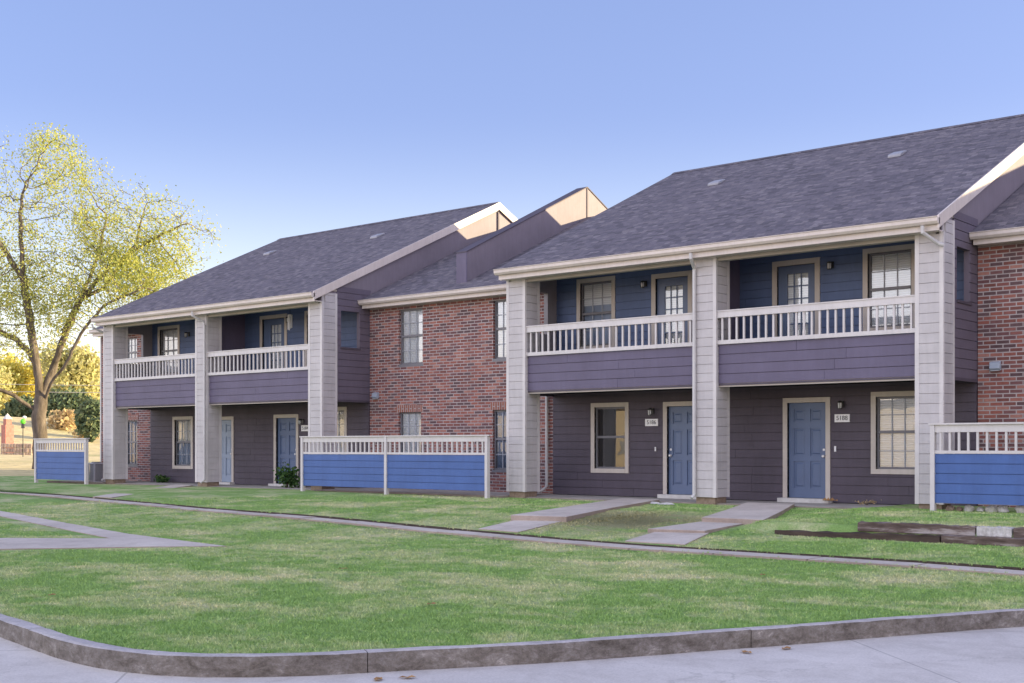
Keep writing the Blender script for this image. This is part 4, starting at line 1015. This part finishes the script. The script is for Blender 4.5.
# dry brush on the bank
def brush(px,D,w,hh,n,label):
    p=at(px,D,0); z=h(p.x,p.y); e=empty('shrub',(p.x,p.y,z)); tag(e,label,'shrub','dry shrubs on the bank')
    m=MB(); P=[]
    for k in range(8):
        q=Vector((p.x+random.gauss(0,w*.35),p.y+random.gauss(0,w*.35),z+hh*random.uniform(.5,1))); m.tube([(p.x,p.y,z-.1),q],[.04,.012],4)
        for _ in range(n//8): P.append((q.x+random.gauss(0,w*.22),q.y+random.gauss(0,w*.22),max(z,q.z-abs(random.gauss(0,hh*.4)))))
    m.build('stems','bark',e); leaves_mesh(P,.22,'leaftan','foliage',e)
brush(62,112,1.6,1.8,900,'taller tan shrub on the sunlit bank near the big trunk'); brush(74,115,1.6,1.6,800,'tan shrub on the bank just right of the taller one'); brush(85,108,1.2,1.1,500,'low tan shrub on the bank beside the evergreen')
# brick pier and low wall
p=at(7.5,85,0); z=h(p.x,p.y); e=empty('brick_pier',(p.x,p.y,z)); tag(e,'red masonry pier with pale cap at the left edge beyond the lawn','pier')
m=MB(); m.box(p.x-.3,p.x+.3,p.y-.3,p.y+.3,z-.3,z+2.0); m.build('shaft','redbrick',e); m=MB(); m.box(p.x-.2,p.x+.2,p.y-.2,p.y+.2,z+2.0,z+2.4); m.build('neck','redbrick',e)
m=MB(); m.add([(p.x-.24,p.y-.24,z+2.4),(p.x+.24,p.y-.24,z+2.4),(p.x+.24,p.y+.24,z+2.4),(p.x-.24,p.y+.24,z+2.4),(p.x,p.y,z+2.8)],[(0,1,2,3),(0,1,4),(1,2,4),(2,3,4),(3,0,4)]); m.build('cap','cap',e)
a=at(2,82,0); b=at(33,82,0); n=10; m=MB(); rg=random.Random(3)
for i in range(n):
    q0=a.lerp(b,i/n); q1=a.lerp(b,(i+.97)/n)
    d=(b-a).normalized(); nn=Vector((-d.y,d.x,0))*.25
    for lv in range(3):
        z0=h(q0.x,q0.y)-.1+lv*.30; s=rg.uniform(-.06,.06)
        vs=[q0-nn,q1-nn,q1+nn,q0+nn]; vs=[(v.x+s*nn.x*2,v.y+s*nn.y*2,z0) for v in vs]+[(v.x+s*nn.x*2,v.y+s*nn.y*2,z0+.285) for v in vs]; m.add(vs,[(3,2,1,0),(4,5,6,7),(0,1,5,4),(1,2,6,5),(2,3,7,6),(3,0,4,7)])
c=(a+b)/2; o=m.build('stone_wall','fieldstone',loc=(c.x,c.y,h(c.x,c.y)),bevel=.04); tag(o,'low reddish stone wall at the foot of the red pier','wall')
p=at(23,78,0); z=h(p.x,p.y); zc=1.12+(447-421.5)/1239*78
e=empty('garden_marker',(p.x,p.y,z)); tag(e,'small bright green round marker with pale cap and dark base left of the big trunk','marker')
m=MB(); m.blob((p.x,p.y,zc),(.16,.16,.17),3,.03,8,12); m.build('globe','green',e,smooth=True); m=MB(); m.tube([(p.x,p.y,z-.2),(p.x,p.y,zc-.4)],.03,6); m.tube([(p.x,p.y,zc-.42),(p.x,p.y,zc-.15)],[.12,.1],8); m.build('stand','black',e); m=MB(); m.blob((p.x+.1,p.y+.05,zc+.26),(.12,.12,.10),4,.05,6,10); m.build('cap','whiteplastic',e,smooth=True)
# utility poles and wires
P1=at(-60,120,0); P2=at(330,120,0)
for P_,l in ((P1,'wooden utility pole left of the tree'),(P2,'wooden utility pole behind the building')):
    z=h(P_.x,P_.y) if P_ is P1 else -.1; e=empty('utility_pole',(P_.x,P_.y,z)); tag(e,l,'utility pole','utility poles'); m=MB(); m.tube([(P_.x,P_.y,z-.5),(P_.x,P_.y,7.9)],[.16,.11],8); m.build('post','wood',e); m=MB(); m.box(P_.x-.9,P_.x+.9,P_.y-.05,P_.y+.05,7.3,7.42); m.build('crossarm','wood',e)
for dz,l in ((7.35,'upper pale overhead cable behind the trees'),(6.65,'lower pale overhead cable behind the trees')):
    pts=[]
    for i in range(25):
        t=i/24; q=P1.lerp(P2,t); pts.append((q.x,q.y,dz-.9*4*t*(1-t)*.3))
    m=MB(); m.tube(pts,.028,5); o=m.build('overhead_cable','wire',loc=(P1.x,P1.y,dz)); tag(o,l,'cable','overhead cables')
# ------------------------------------------------------------------ unseen building added across the road for window reflections and bounce
e=empty('tan_building',(-75,-66,-.7)); tag(e,'long low tan building, unseen, added across the road for window reflections','building')
m=MB(); m.box(-170,20,-80,-66,-.7,4.6); m.build('wall','tanwall',e)
m=MB(); m.prism([(-81,4.6),(-73,5.2),(-65,4.6),(-65,4.4),(-81,4.4)],-171,21,'x'); m.build('roof','shingle',e)
for k in range(24):
    x=-165+k*7.7
    for z in (.4,): m=MB(); m.box(x,x+1.3,-65.98,-65.9,z,z+1.4); m.build('window','muntin',e)
# ------------------------------------------------------------------ camera, light
cam=bpy.data.cameras.new('camera'); co=bpy.data.objects.new('camera',cam); C.objects.link(co); scn.camera=co
co.location=(0,-23,1.12); co.rotation_euler=(R(90),0,R(40)); cam.sensor_width=36; cam.lens=1239*36/1024; cam.shift_y=(447-341.5)/1024; cam.clip_end=3000; cam.clip_start=.1
az=math.atan2(1.0,.8)   # direction to the sun, from +y towards +x
el=R(11.5)
S=Vector((math.sin(az)*math.cos(el),math.cos(az)*math.cos(el),math.sin(el)))
sl=bpy.data.lights.new('sun','SUN'); so=bpy.data.objects.new('sun',sl); C.objects.link(so); so.rotation_euler=S.to_track_quat('Z','Y').to_euler(); so.location=(0,0,40)
sl.energy=4.6; sl.angle=R(.6); sl.color=(1,.82,.47)
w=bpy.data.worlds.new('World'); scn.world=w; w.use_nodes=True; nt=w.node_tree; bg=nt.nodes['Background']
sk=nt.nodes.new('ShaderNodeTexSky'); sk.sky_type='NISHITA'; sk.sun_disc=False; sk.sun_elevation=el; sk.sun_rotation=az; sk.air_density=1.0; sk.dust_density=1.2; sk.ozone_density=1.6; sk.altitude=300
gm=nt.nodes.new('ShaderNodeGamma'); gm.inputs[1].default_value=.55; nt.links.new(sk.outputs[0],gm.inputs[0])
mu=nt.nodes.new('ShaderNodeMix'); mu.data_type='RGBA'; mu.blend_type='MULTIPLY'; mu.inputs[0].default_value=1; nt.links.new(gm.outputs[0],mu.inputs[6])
# clear blue towards the sun side, warm brightness added behind the camera to fill shaded fronts
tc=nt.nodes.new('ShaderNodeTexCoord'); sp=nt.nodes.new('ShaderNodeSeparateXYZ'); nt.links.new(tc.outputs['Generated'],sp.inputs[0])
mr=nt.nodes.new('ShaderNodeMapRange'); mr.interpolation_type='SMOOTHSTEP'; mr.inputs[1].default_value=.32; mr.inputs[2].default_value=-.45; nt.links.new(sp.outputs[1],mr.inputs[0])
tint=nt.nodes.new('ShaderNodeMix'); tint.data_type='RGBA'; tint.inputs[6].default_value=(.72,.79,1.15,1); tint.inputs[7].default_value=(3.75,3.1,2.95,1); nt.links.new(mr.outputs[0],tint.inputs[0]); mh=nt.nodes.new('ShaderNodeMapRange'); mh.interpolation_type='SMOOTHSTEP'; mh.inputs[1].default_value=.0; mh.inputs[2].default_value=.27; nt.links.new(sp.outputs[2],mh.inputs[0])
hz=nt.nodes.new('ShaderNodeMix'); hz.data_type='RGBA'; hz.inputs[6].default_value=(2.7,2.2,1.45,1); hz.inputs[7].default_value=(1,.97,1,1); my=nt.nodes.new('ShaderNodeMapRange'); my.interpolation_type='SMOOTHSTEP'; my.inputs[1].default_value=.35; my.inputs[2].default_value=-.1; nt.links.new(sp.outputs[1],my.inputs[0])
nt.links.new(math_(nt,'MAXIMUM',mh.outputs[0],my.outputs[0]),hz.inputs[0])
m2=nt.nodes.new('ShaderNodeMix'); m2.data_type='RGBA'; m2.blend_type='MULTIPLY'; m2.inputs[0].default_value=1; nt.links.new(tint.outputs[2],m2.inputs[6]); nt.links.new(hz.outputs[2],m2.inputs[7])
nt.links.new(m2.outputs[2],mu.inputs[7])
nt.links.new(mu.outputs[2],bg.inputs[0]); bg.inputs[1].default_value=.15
scn.view_settings.view_transform='Standard'; scn.view_settings.look='None'; scn.view_settings.exposure=1.52; scn.view_settings.gamma=1
scn.render.engine='CYCLES'; scn.render.resolution_x=1024; scn.render.resolution_y=683
scn.cycles.max_bounces=6; scn.cycles.transparent_max_bounces=12
